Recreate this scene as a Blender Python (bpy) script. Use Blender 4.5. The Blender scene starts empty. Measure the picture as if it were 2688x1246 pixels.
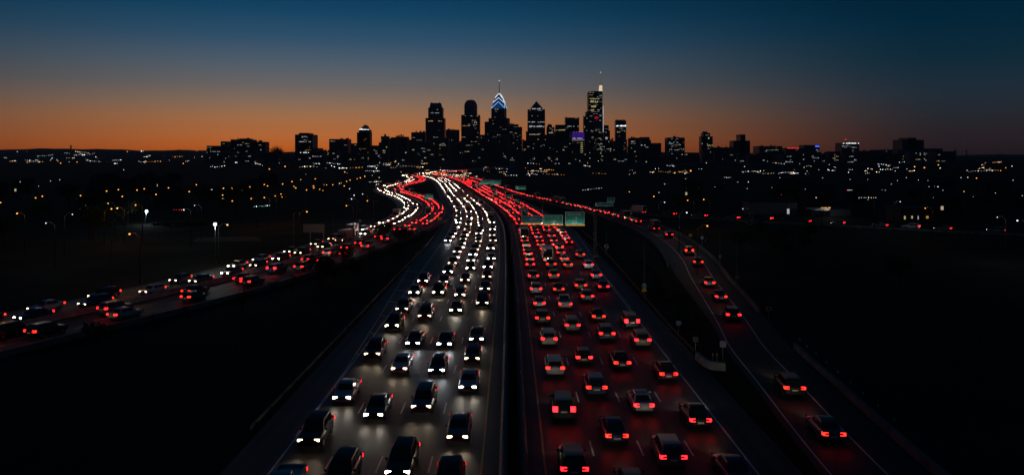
import bpy, bmesh, math, random
from mathutils import Vector, Matrix

random.seed(11)
sc = bpy.context.scene
COL = sc.collection
R = math.radians

# ------------------------------------------------------------------ camera
H, F, X0, Y0 = 22.0, 2000.0, 1344.0, 409.0      # drone height; focal length and horizon in photo pixels (2688 wide)
cd = bpy.data.cameras.new('camera'); cam = bpy.data.objects.new('camera', cd); COL.objects.link(cam)
cam.location = (0, 0, H); cam.rotation_euler = (R(90), 0, 0)
cd.sensor_width = 36.0; cd.lens = 36.0 * F / 2688.0
cd.shift_y = -(623.0 - Y0) / 2688.0
cd.clip_start = 0.5; cd.clip_end = 40000
sc.camera = cam

# ------------------------------------------------------------------ world: dusk sky
w = bpy.data.worlds.new('World'); sc.world = w; w.use_nodes = True
nt = w.node_tree; nt.nodes.clear()
N = nt.nodes.new; LK = nt.links.new
def srgb(r, g, b, k=1.0):
    f = lambda c: ((c / 255 + 0.055) / 1.055) ** 2.4 if c > 10.3 else c / 255 / 12.92
    return (f(r) * k, f(g) * k, f(b) * k, 1)
SUNSET_AZ = -12.5                                # degrees, left of the view axis
tc = N('ShaderNodeTexCoord'); sep = N('ShaderNodeSeparateXYZ'); LK(tc.outputs['Generated'], sep.inputs[0])
def mth(op, a, b=None, c=None, clamp=False):
    n = N('ShaderNodeMath'); n.operation = op; n.use_clamp = clamp
    for i, v in enumerate((a, b, c)):
        if v is None: continue
        if isinstance(v, (int, float)): n.inputs[i].default_value = v
        else: LK(v, n.inputs[i])
    return n.outputs[0]
elev = mth('ARCSINE', sep.outputs[2])
e01 = mth('DIVIDE', elev, R(60), clamp=True)
az = mth('ARCTAN2', sep.outputs[0], sep.outputs[1])
daz = mth('ABSOLUTE', mth('SUBTRACT', az, R(SUNSET_AZ)))
daz = mth('MINIMUM', daz, mth('SUBTRACT', 2 * math.pi, daz))
mr = N('ShaderNodeMapRange'); mr.interpolation_type = 'SMOOTHSTEP'
LK(daz, mr.inputs[0]); mr.inputs[1].default_value = R(2); mr.inputs[2].default_value = R(43)
def ramp(stops):
    n = N('ShaderNodeValToRGB'); cr = n.color_ramp; cr.interpolation = 'EASE' if False else 'LINEAR'
    while len(cr.elements) > 1: cr.elements.remove(cr.elements[-1])
    for i, (y, c) in enumerate(stops):
        pos = y / 60.0
        el = cr.elements[0] if i == 0 else cr.elements.new(pos)
        el.position = pos; el.color = c
    LK(e01, n.inputs[0]); return n.outputs[0]
warm = ramp([(0.0, srgb(186, 86, 22)), (0.7, srgb(205, 104, 38)), (1.5, srgb(202, 117, 60)), (2.6, srgb(180, 119, 76)), (3.7, srgb(147, 116, 93)),
             (5.0, srgb(112, 106, 104)), (6.6, srgb(84, 97, 110)), (8.4, srgb(50, 82, 108)), (10.2, srgb(24, 70, 100)), (11.8, srgb(9, 58, 90)),
             (20, srgb(4, 40, 68)), (60, srgb(2, 22, 42))])
cold = ramp([(0.0, srgb(34, 26, 29)), (1.2, srgb(43, 34, 36)), (2.6, srgb(40, 42, 48)), (4.2, srgb(33, 46, 58)), (6.4, srgb(14, 43, 58)),
             (9.0, srgb(2, 38, 58)), (11.8, srgb(1, 31, 50)), (20, srgb(1, 24, 42)), (60, srgb(1, 16, 32))])
mx = N('ShaderNodeMix'); mx.data_type = 'RGBA'
LK(mr.outputs[0], mx.inputs[0]); LK(warm, mx.inputs[6]); LK(cold, mx.inputs[7])
bg = N('ShaderNodeBackground'); LK(mx.outputs[2], bg.inputs[0]); bg.inputs[1].default_value = 1.0
wo = N('ShaderNodeOutputWorld'); LK(bg.outputs[0], wo.inputs[0])

sc.view_settings.view_transform = 'Standard'; sc.view_settings.look = 'None'
sc.view_settings.exposure = 0.0; sc.view_settings.gamma = 1.0
sc.render.engine = 'CYCLES'
sc.cycles.use_adaptive_sampling = True; sc.cycles.adaptive_threshold = 0.006; sc.cycles.adaptive_min_samples = 28
sc.cycles.use_denoising = True
sc.cycles.max_bounces = 4; sc.cycles.diffuse_bounces = 2; sc.cycles.glossy_bounces = 3; sc.cycles.volume_bounces = 0
sc.cycles.sample_clamp_indirect = 3.0
sc.cycles.use_light_tree = True

# ------------------------------------------------------------------ materials
MATS = {}
def mat(name, color=(0.5, 0.5, 0.5), rough=0.6, metal=0.0, emit=None, strength=0.0, sample=True, noise=0.0, nscale=5.0, spec=0.5, bump=0.0):
    if name in MATS: return MATS[name]
    m = bpy.data.materials.new(name); m.use_nodes = True; MATS[name] = m
    t = m.node_tree; b = t.nodes['Principled BSDF']
    b.inputs['Base Color'].default_value = (*color[:3], 1)
    b.inputs['Roughness'].default_value = rough; b.inputs['Metallic'].default_value = metal
    b.inputs['Specular IOR Level'].default_value = spec
    if noise:
        c = t.nodes.new('ShaderNodeTexCoord'); n = t.nodes.new('ShaderNodeTexNoise'); n.inputs['Scale'].default_value = nscale
        n.inputs['Detail'].default_value = 6
        t.links.new(c.outputs['Object'], n.inputs['Vector'])
        r = t.nodes.new('ShaderNodeMapRange'); t.links.new(n.outputs[0], r.inputs[0])
        r.inputs[1].default_value = .3; r.inputs[2].default_value = .7; r.inputs[3].default_value = 1 - noise; r.inputs[4].default_value = 1 + noise
        v = t.nodes.new('ShaderNodeVectorMath'); v.operation = 'SCALE'; v.inputs[0].default_value = color[:3]
        t.links.new(r.outputs[0], v.inputs['Scale']); t.links.new(v.outputs[0], b.inputs['Base Color'])
        if bump:
            bp = t.nodes.new('ShaderNodeBump'); bp.inputs['Strength'].default_value = bump
            t.links.new(n.outputs[0], bp.inputs['Height']); t.links.new(bp.outputs[0], b.inputs['Normal'])
    if emit is not None:
        b.inputs['Emission Color'].default_value = (*emit[:3], 1); b.inputs['Emission Strength'].default_value = strength
        m.cycles.emission_sampling = 'FRONT' if sample else 'NONE'
    return m

def asphalt(name, base, rough):
    m = bpy.data.materials.new(name); m.use_nodes = True; MATS[name] = m
    t = m.node_tree; b = t.nodes['Principled BSDF']; n = t.nodes.new; l = t.links.new
    b.inputs['Specular IOR Level'].default_value = .28
    c = n('ShaderNodeTexCoord')
    n1 = n('ShaderNodeTexNoise'); n1.inputs['Scale'].default_value = .35; n1.inputs['Detail'].default_value = 8; n1.inputs['Roughness'].default_value = .65
    mp = n('ShaderNodeMapping'); mp.inputs['Scale'].default_value = (1, .06, 1)          # wear drawn out along the lanes
    l(c.outputs['Object'], mp.inputs[0]); l(mp.outputs[0], n1.inputs['Vector']); n1.inputs['Scale'].default_value = 1.4
    n2 = n('ShaderNodeTexNoise'); n2.inputs['Scale'].default_value = 14; n2.inputs['Detail'].default_value = 5
    l(c.outputs['Object'], n2.inputs['Vector'])
    n3 = n('ShaderNodeTexNoise'); n3.inputs['Scale'].default_value = .12; n3.inputs['Detail'].default_value = 3; l(c.outputs['Object'], n3.inputs['Vector'])
    a = n('ShaderNodeMath'); a.operation = 'ADD'; l(n1.outputs[0], a.inputs[0]); l(n2.outputs[0], a.inputs[1])
    a2 = n('ShaderNodeMath'); a2.operation = 'ADD'; l(a.outputs[0], a2.inputs[0]); l(n3.outputs[0], a2.inputs[1])
    r = n('ShaderNodeMapRange'); l(a2.outputs[0], r.inputs[0]); r.inputs[1].default_value = .9; r.inputs[2].default_value = 2.1
    r.inputs[3].default_value = .55; r.inputs[4].default_value = 1.5
    v = n('ShaderNodeVectorMath'); v.operation = 'SCALE'; v.inputs[0].default_value = base; l(r.outputs[0], v.inputs['Scale'])
    at = n('ShaderNodeAttribute'); at.attribute_name = 'off'                       # metres from the median: worn, oil-dark wheel paths in each lane
    def mm(op, x, y=None):
        q = n('ShaderNodeMath'); q.operation = op
        for i_, v_ in enumerate((x, y)):
            if v_ is None: continue
            if isinstance(v_, (int, float)): q.inputs[i_].default_value = v_
            else: l(v_, q.inputs[i_])
        return q.outputs[0]
    ph = mm('FRACT', mm('DIVIDE', mm('SUBTRACT', mm('ABSOLUTE', at.outputs['Fac']), 2.25), 3.66))
    dw = mm('MINIMUM', mm('ABSOLUTE', mm('SUBTRACT', ph, .28)), mm('ABSOLUTE', mm('SUBTRACT', ph, .72)))
    wr = n('ShaderNodeMapRange'); wr.interpolation_type = 'SMOOTHSTEP'; l(mm('ADD', dw, mm('MULTIPLY', mm('SUBTRACT', n1.outputs[0], .5), .12)), wr.inputs[0]); wr.inputs[1].default_value = .03; wr.inputs[2].default_value = .15; wr.inputs[3].default_value = .62; wr.inputs[4].default_value = 1.12
    v2 = n('ShaderNodeVectorMath'); v2.operation = 'SCALE'; l(v.outputs[0], v2.inputs[0]); l(wr.outputs[0], v2.inputs['Scale'])
    l(v2.outputs[0], b.inputs['Base Color'])
    rr = n('ShaderNodeMapRange'); l(n1.outputs[0], rr.inputs[0]); rr.inputs[3].default_value = rough - .08; rr.inputs[4].default_value = rough + .12
    l(rr.outputs[0], b.inputs['Roughness'])
    bp = n('ShaderNodeBump'); bp.inputs['Strength'].default_value = .15; bp.inputs['Distance'].default_value = .02
    l(n2.outputs[0], bp.inputs['Height']); l(bp.outputs[0], b.inputs['Normal'])
    return m

M_ASPH = asphalt('asphalt', (.052, .042, .034), .56)
M_ASPH2 = asphalt('asphalt_ramp', (.045, .042, .038), .7)
M_SOIL = mat('dark_grass_ground', (.018, .021, .013), .95, noise=.5, nscale=.08, spec=.1)
M_CONC = mat('concrete', (.30, .28, .25), .8, noise=.35, nscale=1.2, bump=.2)
M_CONCD = mat('weathered_concrete', (.16, .15, .14), .85, noise=.4, nscale=.9, bump=.2)
M_WHITE = mat('road_paint_white', (.75, .75, .72), .6, noise=.25, nscale=9)
M_YELL = mat('road_paint_yellow', (.62, .38, .05), .6, noise=.25, nscale=9)
M_JOINT = mat('joint_sealant', (.015, .014, .013), .5)
M_STEEL = mat('galvanised_steel', (.33, .34, .35), .45, .6, noise=.2, nscale=3)
M_DSTEEL = mat('dark_painted_steel', (.018, .019, .02), .6, 0, noise=.2, nscale=3, spec=.25)
M_RAIL = mat('weathered_rail_steel', (.10, .10, .10), .7, .2, noise=.35, nscale=1.5, spec=.3)
M_POLE = mat('grey_painted_pole', (.08, .082, .085), .6, spec=.3)
M_GLASS = mat('car_glass', (.012, .014, .017), .06, spec=.7)
M_TYRE = mat('tyre_rubber', (.012, .012, .012), .85)
M_RIM = mat('wheel_rim', (.35, .35, .36), .35, .8)
M_TRIM = mat('black_trim', (.015, .015, .016), .5)
M_PLATE = mat('number_plate', (.6, .6, .56), .5)
M_HEAD = [mat('headlamp_lens_%s' % k, (.8, .8, .8), .2, emit=c, strength=s) for k, c, s in
          (('warm', (1, .72, .42), 9), ('neutral', (1, .86, .66), 34), ('cool', (.88, .94, 1), 70))]
M_TAIL = [mat('tail_lamp_lens_a', (.4, .01, .01), .25, emit=(1, .008, .012), strength=9), mat('tail_lamp_lens_b', (.4, .01, .01), .25, emit=(1, .014, .008), strength=7)]
M_HEADF = mat('far_headlamp_lens', (.8, .8, .8), .2, emit=(1, .82, .60), strength=40)
M_TAILF = mat('far_tail_lamp_lens', (.4, .01, .01), .25, emit=(1, .010, .014), strength=12)
M_SBK = mat('cargo_door_panel', (.10, .10, .10), .5, noise=.15)
PAINTS = {'white': (.72, .72, .70), 'silver': (.42, .43, .44), 'grey': (.15, .155, .16), 'black': (.012, .012, .013), 'dark blue': (.02, .04, .10), 'dark red': (.16, .015, .015), 'beige': (.38, .33, .25), 'dark green': (.02, .06, .04)}
M_PAINT = {k: mat('paint_' + k.replace(' ', '_'), c, .28, .25 if k != 'white' else 0, noise=.06, nscale=2) for k, c in PAINTS.items()}

# ------------------------------------------------------------------ helpers
class MB:
    """collects faces; build() links them as one mesh object"""
    def __init__(s): s.v = []; s.f = []; s.m = []
    def poly(s, pts, mi=0):
        b = len(s.v); s.v += [tuple(p) for p in pts]; s.f.append(tuple(range(b, b + len(pts)))); s.m.append(mi); return s
    def box(s, x0, x1, y0, y1, z0, z1, mi=0):
        b = len(s.v)
        s.v += [(x0, y0, z0), (x1, y0, z0), (x1, y1, z0), (x0, y1, z0), (x0, y0, z1), (x1, y0, z1), (x1, y1, z1), (x0, y1, z1)]
        for f in ((3, 2, 1, 0), (4, 5, 6, 7), (0, 1, 5, 4), (1, 2, 6, 5), (2, 3, 7, 6), (3, 0, 4, 7)):
            s.f.append(tuple(b + i for i in f)); s.m.append(mi)
        return s
    def frustum(s, r0, z0, r1, z1, mi=0):            # r = (x0,x1,y0,y1)
        b = len(s.v)
        for (x0, x1, y0, y1), z in ((r0, z0), (r1, z1)): s.v += [(x0, y0, z), (x1, y0, z), (x1, y1, z), (x0, y1, z)]
        for f in ((3, 2, 1, 0), (4, 5, 6, 7), (0, 1, 5, 4), (1, 2, 6, 5), (2, 3, 7, 6), (3, 0, 4, 7)):
            s.f.append(tuple(b + i for i in f)); s.m.append(mi)
        return s
    def rings(s, rings, mi=0, cap=True):
        n = len(rings[0]); b = len(s.v)
        for r in rings: s.v += [tuple(p) for p in r]
        for i in range(len(rings) - 1):
            for j in range(n):
                s.f.append((b + i * n + j, b + i * n + (j + 1) % n, b + (i + 1) * n + (j + 1) % n, b + (i + 1) * n + j)); s.m.append(mi)
        if cap:
            s.f.append(tuple(b + j for j in reversed(range(n)))); s.m.append(mi)
            s.f.append(tuple(b + (len(rings) - 1) * n + j for j in range(n))); s.m.append(mi)
        return s
    def tube(s, p, q, r0, r1=None, n=6, mi=0):
        p, q = Vector(p), Vector(q); d = (q - p); r1 = r0 if r1 is None else r1
        if d.length < 1e-6: return s
        d.normalize(); u = d.orthogonal().normalized(); v = d.cross(u)
        rg = [[c + (u * math.cos(2 * math.pi * k / n) + v * math.sin(2 * math.pi * k / n)) * r for k in range(n)] for c, r in ((p, r0), (q, r1))]
        return s.rings(rg, mi)
    def ball(s, c, rx, rz=None, n=6, m=3, mi=0):
        rz = rx if rz is None else rz; c = Vector(c); rg = []
        for i in range(1, m + 1):
            a = math.pi * i / (m + 1)
            rg.append([c + Vector((rx * math.sin(a) * math.cos(2 * math.pi * k / n), rx * math.sin(a) * math.sin(2 * math.pi * k / n), -rz * math.cos(a))) for k in range(n)])
        return s.rings(rg, mi)
    def octa(s, c, r, mi=0):
        x, y, z = c; b = len(s.v)
        s.v += [(x + r, y, z), (x - r, y, z), (x, y + r, z), (x, y - r, z), (x, y, z + r), (x, y, z - r)]
        for f in ((0, 2, 4), (2, 1, 4), (1, 3, 4), (3, 0, 4), (2, 0, 5), (1, 2, 5), (3, 1, 5), (0, 3, 5)):
            s.f.append(tuple(b + i for i in f)); s.m.append(mi)
        return s
    def mesh(s, name, mats):
        me = bpy.data.meshes.new(name); me.from_pydata(s.v, [], s.f)
        for m in (mats if isinstance(mats, (list, tuple)) else [mats]): me.materials.append(m)
        if any(s.m): me.polygons.foreach_set('material_index', s.m)
        me.update(); return me
    def build(s, name, mats, parent=None, loc=None):
        return put(name, s.mesh(name, mats), parent, loc)
def put(name, me, parent=None, loc=None):
    o = bpy.data.objects.new(name, me); COL.objects.link(o)
    if parent is not None: o.parent = parent
    if loc is not None: o.location = loc
    return o
def tag(o, label=None, cat=None, group=None, kind=None):
    if label: o['label'] = label
    if cat: o['category'] = cat
    if group: o['group'] = group
    if kind: o['kind'] = kind
    return o
def empty(name, loc=(0, 0, 0), rz=0.0):
    o = bpy.data.objects.new(name, None); COL.objects.link(o); o.location = loc; o.rotation_euler = (0, 0, rz); return o
def copy_tree(o, parent=None):
    c = o.copy(); COL.objects.link(c); c.parent = parent
    for ch in list(o.children): copy_tree(ch, c)
    return c
def smooth(me, ang=40):
    me.polygons.foreach_set('use_smooth', [True] * len(me.polygons))
    try: me.set_sharp_from_angle(angle=R(ang))
    except Exception: pass
    return me
ORD = ['zeroth', 'first', 'second', 'third', 'fourth', 'fifth', 'sixth', 'seventh', 'eighth', 'ninth', 'tenth', 'eleventh', 'twelfth', 'thirteenth', 'fourteenth', 'fifteenth', 'sixteenth', 'seventeenth', 'eighteenth', 'nineteenth', 'twentieth']
def ordw(n):
    if n <= 20: return ORD[n]
    t = ['', '', 'twenty', 'thirty', 'forty', 'fifty', 'sixty', 'seventy', 'eighty', 'ninety'][n // 10]
    return (t + '-' + ORD[n % 10]) if n % 10 else t[:-1] + 'ieth'
def gpt(x, y, z=0.0):
    """photo pixel -> world point at height z"""
    d = (H - z) * F / (y - Y0); return Vector(((x - X0) * d / F, d, z))
def zat(y, d): return H - (y - Y0) * d / F
def xat(x, d): return (x - X0) * d / F

class Path:
    """smooth centreline through (x, y) points, sampled by arc length"""
    def __init__(s, pts, step=2.0):
        P = [Vector((a, b, 0)) for a, b in pts]; P = [2 * P[0] - P[1]] + P + [2 * P[-1] - P[-2]]
        out = []
        for i in range(1, len(P) - 2):
            n = max(2, int((P[i + 1] - P[i]).length / step))
            for k in range(n):
                t = k / n; a, b, c, d = P[i - 1], P[i], P[i + 1], P[i + 2]
                out.append(.5 * ((2 * b) + (c - a) * t + (2 * a - 5 * b + 4 * c - d) * t * t + (3 * b - a - 3 * c + d) * t ** 3))
        out.append(P[-2]); s.p = out; s.L = [0]
        for a, b in zip(out, out[1:]): s.L.append(s.L[-1] + (b - a).length)
        s.len = s.L[-1]
    def at(s, l, off=0.0, z=0.0):
        """point at arc length l, off metres to the right; and heading angle"""
        l = max(0, min(s.len - 1e-4, l)); lo, hi = 0, len(s.L) - 1
        while hi - lo > 1:
            m = (lo + hi) // 2
            if s.L[m] <= l: lo = m
            else: hi = m
        t = (l - s.L[lo]) / max(1e-9, s.L[hi] - s.L[lo]); p = s.p[lo].lerp(s.p[hi], t)
        i0, i1 = max(0, lo - 1), min(len(s.p) - 1, hi + 1); d = (s.p[i1] - s.p[i0]).normalized()
        return Vector((p.x + d.y * off, p.y - d.x * off, z)), math.atan2(-d.x, d.y)
    def l_at_y(s, y):
        for i, p in enumerate(s.p):
            if p.y >= y: return s.L[i]
        return s.len
def offs(o, l): return o(l) if callable(o) else o
def ribbon(mb, path, l0, l1, a, b, z, step=3.0, mi=0):
    n = max(1, int((l1 - l0) / step)); base = len(mb.v)
    for i in range(n + 1):
        l = l0 + (l1 - l0) * i / n
        mb.v.append(tuple(path.at(l, offs(a, l), z)[0])); mb.v.append(tuple(path.at(l, offs(b, l), z)[0]))
    for i in range(n):
        k = base + 2 * i; mb.f.append((k, k + 1, k + 3, k + 2)); mb.m.append(mi)
    return mb
def wall_along(mb, path, l0, l1, off, prof, step=3.0, mi=0):
    """extrude a closed profile [(dx, z)...] along the path at an offset"""
    n = max(1, int((l1 - l0) / step)); rg = []
    for i in range(n + 1):
        l = l0 + (l1 - l0) * i / n; o = offs(off, l)
        rg.append([path.at(l, o + dx, z)[0] for dx, z in prof])
    return mb.rings(rg, mi)
JERSEY = [(-.3, 0), (.3, 0), (.3, .08), (.13, .33), (.08, .85), (-.08, .85), (-.13, .33), (-.3, .08)]

# ------------------------------------------------------------------ ground, hills
g = MB(); g.poly([(-9000, -300, 0), (9000, -300, 0), (9000, 9700, 0), (-9000, 9700, 0)])
tag(g.build('ground', M_SOIL), kind='structure')
def ridge(x):                                     # height of the far ridge
    px = X0 + x * F / 9000
    y = 391 + max(0, min(1, (px - 250) / 450)) * 6 + max(0, min(1, (px - 1500) / 900)) * 8
    h = H + (Y0 - y) * 9000 / F
    return h + 5 * math.sin(x / 310.) + 4 * math.sin(x / 127. + 1) + 2.5 * math.sin(x / 53.)
def hill_z(x, d): return -2 + ridge(x * 9000 / d) * max(0, (d - 3900) / 5100) ** 1.15
hb = MB(); nx = 150; ds = [3900, 4600, 5400, 6300, 7200, 8100, 8600, 9000, 9600]
for d in ds:
    for i in range(nx + 1):
        x = (-.80 + 1.60 * i / nx) * d
        z = hill_z(x, d) if d <= 9000 else 10
        hb.v.append((x, d, z))
for j in range(len(ds) - 1):
    for i in range(nx):
        k = j * (nx + 1) + i; hb.f.append((k, k + 1, k + nx + 2, k + nx + 1)); hb.m.append(0)
tag(hb.build('hills', mat('wooded_hill', (.025, .03, .018), .95, noise=.5, nscale=.01, spec=.1)), kind='structure')

# ------------------------------------------------------------------ roads
MED = Path([(0.1, 0), (0.1, 52), (-.2, 130), (-1.0, 200), (-2.2, 242), (-4.8, 284), (-9.2, 330), (-13.5, 366), (-20, 419), (-31.6, 518), (-41.5, 600), (-53, 682), (-67, 759),
            (-84, 830), (-96, 900), (-100, 980), (-92, 1080), (-70, 1200), (-30, 1400), (0, 1600)])
LMAX = MED.len
def lane_c(k): return 2.25 + 3.66 * (k + .5)       # k = 0 next to the median
road = tag(ribbon(MB(), MED, 0, LMAX, -20.3, 20.0, .020).build('highway', M_ASPH), kind='structure')
_at = road.data.attributes.new('off', 'FLOAT', 'POINT'); _at.data.foreach_set('value', [(-20.3, 20.0)[i % 2] for i in range(len(road.data.vertices))])
LN = MED.l_at_y(330)
for s in (-1, 1):
    ribbon(MB(), MED, 0, LMAX, s * 2.25 - .08, s * 2.25 + .08, .026).build('yellow_edge_line', M_YELL, road)
    ribbon(MB(), MED, 0, LMAX, s * 16.95 - .08, s * 16.95 + .08, .026).build('white_edge_line', M_WHITE, road)
    far = MB()
    dash_me = MB().poly([(-.07, -1.5, 0), (.07, -1.5, 0), (.07, 1.5, 0), (-.07, 1.5, 0)]).mesh('lane_dash', M_WHITE)
    for k in (1, 2, 3):
        off = s * (2.25 + 3.66 * k); l = 30 + (3 if s > 0 else 0)
        while l < LMAX - 20:
            if l < LN:
                p, a = MED.at(l, off, .026); o = put('lane_dash', dash_me, road, p); o.rotation_euler.z = a
            else: ribbon(far, MED, l - 1.5, l + 1.5, off - .09, off + .09, .026)
            l += 12.19
    tag(far.build('distant_lane_dashes', M_WHITE, road), kind='stuff')
# sealed slab joints across the oncoming carriageway
for i in range(16):
    l = 48 + i * 9.1 + random.uniform(-.6, .6)
    ribbon(MB(), MED, l, l + .07, -16.8, -2.4, .024, step=1).build('expansion_joint', M_JOINT, road)
for i in range(12):
    l = 50 + i * 13.1
    ribbon(MB(), MED, l, l + .06, 2.4, 16.8, .024, step=1).build('expansion_joint', M_JOINT, road)
# patched slabs
for (l, a, b, ln) in ((62, -9.3, -6.1, 5), (78, -5.7, -2.5, 7), (95, 6.2, 9.6, 6), (110, -12.9, -9.8, 6), (70, 10.0, 13.3, 4)):
    ribbon(MB(), MED, l, l + ln, a, b, .0235, step=2).build('road_patch', M_ASPH2, road)
# painted gore hatching, right (exit) and left (entry)
for i in range(11):
    l = 150 + i * 6.2; wd = .4 + 2.3 * i / 10
    p0, _ = MED.at(l, 17.0, .027); p1, _ = MED.at(l + 1.2, 17.0 + wd, .027)
    MB().poly([p0, p1, p1 + Vector((0, .35, 0)), p0 + Vector((0, .35, 0))]).build('hatch_stripe', M_WHITE, road)
ribbon(MB(), MED, 110, 222, lambda l: 17.15 + max(0, (l - 146) / 70) * 2.6, lambda l: 17.28 + max(0, (l - 146) / 70) * 2.6, .027).build('white_gore_line', M_WHITE, road)
for i in range(7):
    l = 84 + i * 10.0; wd = .5 + 2.5 * i / 6
    p0, _ = MED.at(l, -17.0, .027); p1, _ = MED.at(l + 1.5, -17.0 - wd, .027)
    MB().poly([p0, p0 + Vector((0, .3, 0)), p1 + Vector((0, .3, 0)), p1]).build('hatch_stripe', M_WHITE, road)
ribbon(MB(), MED, 60, 152, lambda l: -17.15 - max(0, (l - 78) / 70) * 2.7, lambda l: -17.03 - max(0, (l - 78) / 70) * 2.7, .027).build('white_gore_line', M_WHITE, road)

tag(ribbon(MB(), MED, 0, 700, -.40, .46, .05).build('median_strip', mat('median_soil', (.012, .012, .011), .95, spec=.05)), kind='structure')
# median: two concrete barriers with a dark gap
mb_l = wall_along(MB(), MED, 0, 700, -.72, JERSEY); o = mb_l.build('median_barrier', M_CONC)
tag(o, 'pale concrete median barrier beside the oncoming headlamp lanes', 'barrier')
mb_r = wall_along(MB(), MED, 0, 700, .78, JERSEY); o2 = mb_r.build('median_barrier', M_CONCD)
tag(o2, 'darker concrete median barrier beside the tail-lamp lanes', 'barrier')
refl = MB().box(-.05, .05, -.04, .04, 0, .16).mesh('reflector', mat('amber_reflector', (.7, .5, .15), .3))
for i in range(24):
    for off, par in ((-.72, o), (.78, o2)):
        p, a = MED.at(50 + i * 12.2, off, .852); r_ = put('reflector', refl, par, p); r_.rotation_euler.z = a

# exit ramp on the right
RMP = Path([(23.2, 0), (23.4, 30), (24.0, 52.6), (25.9, 74.5), (27.1, 87.8), (29.2, 101), (31.6, 118), (34.4, 138), (37.9, 160), (40.6, 185), (41.8, 208), (41.6, 232), (40.2, 252), (37.2, 275),
            (31, 306), (24.5, 338), (16.5, 373), (7.9, 415), (-2.5, 483), (-12, 560), (-22, 650), (-40, 740)])
ramp_o = tag(ribbon(MB(), RMP, 0, RMP.len, lambda l: -2.6 - 2.6 * min(1, max(0, (l - 95) / 60)), lambda l: 4.9 - .6 * min(1, max(0, (l - 95) / 60)), .012).build('exit_ramp', M_ASPH2), kind='structure')
ribbon(MB(), RMP, 0, RMP.len, -2.02, -1.88, .020).build('white_edge_line', M_WHITE, ramp_o)
ribbon(MB(), RMP, 0, RMP.len, 1.88, 2.02, .020).build('white_edge_line', M_WHITE, ramp_o)
# low concrete parapets on the ramp's outer side and its left side further on
LOW = [(-.2, 0), (.2, 0), (.16, .7), (-.16, .7)]
b_ = wall_along(MB(), RMP, 20, 88, 5.3, LOW).build('ramp_parapet', M_CONCD); tag(b_, 'grey concrete parapet along the near right edge of the exit ramp', 'parapet')
for i in range(9):
    p, a = RMP.at(62 + i * 3.4, 6.1, 0); d_ = MB().box(-.04, .04, -.03, .03, 0, .9).box(-.05, .05, -.045, -.03, .72, .9, 1).build('delineator_post', [M_DSTEEL, mat('white_reflector', (.8, .8, .8), .3)], None, p)
    tag(d_, 'small marker post behind the ramp parapet, %s from the frame bottom' % ordw(i + 1), 'marker post', 'marker posts behind the ramp parapet')
b_ = wall_along(MB(), RMP, 108, 420, 4.6, LOW).build('ramp_parapet', M_CONCD); tag(b_, 'long curved parapet on the outer side of the exit ramp bend', 'parapet')
b_ = wall_along(MB(), RMP, 150, 420, -5.6, LOW).build('ramp_parapet', M_CONCD); tag(b_, 'curved parapet on the inner side of the exit ramp bend', 'parapet')

# guard rail and concrete nose between highway and ramp
def guard_rail(pts, label):
    root = empty('guard_rail', (pts[0][0], pts[0][1], 0)); o = Vector((pts[0][0], pts[0][1], 0)); P = Path(pts)
    wp = [(-.04, .42), (.02, .48), (-.02, .58), (.02, .68), (-.04, .75), (-.07, .75), (-.07, .42)]
    m = wall_along(MB(), P, 0, P.len, 0, wp, 4); m.v = [tuple(Vector(v) - o) for v in m.v]; m.build('rail', M_RAIL, root)
    pm = MB().box(-.06, .06, -.05, .05, 0, .72).mesh('post', M_DSTEEL); l = 1.
    while l < P.len:
        put('post', pm, root, P.at(l, .12)[0] - o); l += 3.8
    tag(root, label, 'guard rail'); return root
guard_rail([(20.1, 84), (20.0, 96), (20.3, 118), (20.8, 151), (20.9, 190), (19.5, 235)], 'steel guard rail along the verge between highway and exit ramp')
guard_rail([(-20.6, 60), (-20.6, 120), (-20.8, 200), (-22.5, 250)], 'steel guard rail on the dark verge left of the oncoming lanes')
nose = Path([(21.9, 78.2), (20.9, 78.5), (20.3, 79.6), (20.05, 82.5)], .3)
tag(wall_along(MB(), nose, 0, nose.len, 0, [(-.25, 0), (.25, 0), (.2, .8), (-.2, .8)], .4).build('barrier_nose', M_CONC), 'curved pale concrete nose where the exit ramp splits off', 'barrier')

# road on the left: two carriageways
WHT = Path([(-92, 40), (-79, 70), (-67.5, 100), (-60.8, 117), (-53.8, 141), (-46.5, 181), (-41.2, 222), (-39, 260), (-40.8, 305), (-47.5, 352), (-59, 400), (-75, 454), (-86, 505), (-90, 560), (-88, 640), (-98, 740), (-120, 850)])
left_road = tag(ribbon(MB(), WHT, 0, WHT.len, -6.0, 4.4, .014).build('left_road_oncoming', M_ASPH), kind='structure')
ribbon(MB(), WHT, 0, WHT.len, -3.85, -3.71, .022).build('white_edge_line', M_WHITE, left_road)
ribbon(MB(), WHT, 0, WHT.len, 3.6, 3.74, .022).build('yellow_edge_line', M_YELL, left_road)
RED_OFF = 10.3
left_road2 = tag(ribbon(MB(), WHT, 0, WHT.len, RED_OFF - 4.6, RED_OFF + 6.2, .017).build('left_road_outbound', M_ASPH), kind='structure')
ribbon(MB(), WHT, 0, WHT.len, RED_OFF - 3.8, RED_OFF - 3.66, .025).build('yellow_edge_line', M_YELL, left_road2)
ribbon(MB(), WHT, 0, WHT.len, RED_OFF + 3.7, RED_OFF + 3.84, .025).build('white_edge_line', M_WHITE, left_road2)
dm = MB().poly([(-.07, -1.5, 0), (.07, -1.5, 0), (.07, 1.5, 0), (-.07, 1.5, 0)]).mesh('lane_dash', M_WHITE)
for rd, off in ((left_road, 0), (left_road2, RED_OFF)):
    l = 60
    while l < 480:
        p, a = WHT.at(l, off, .025); o = put('lane_dash', dm, rd, p); o.rotation_euler.z = a; l += 12.19
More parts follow.
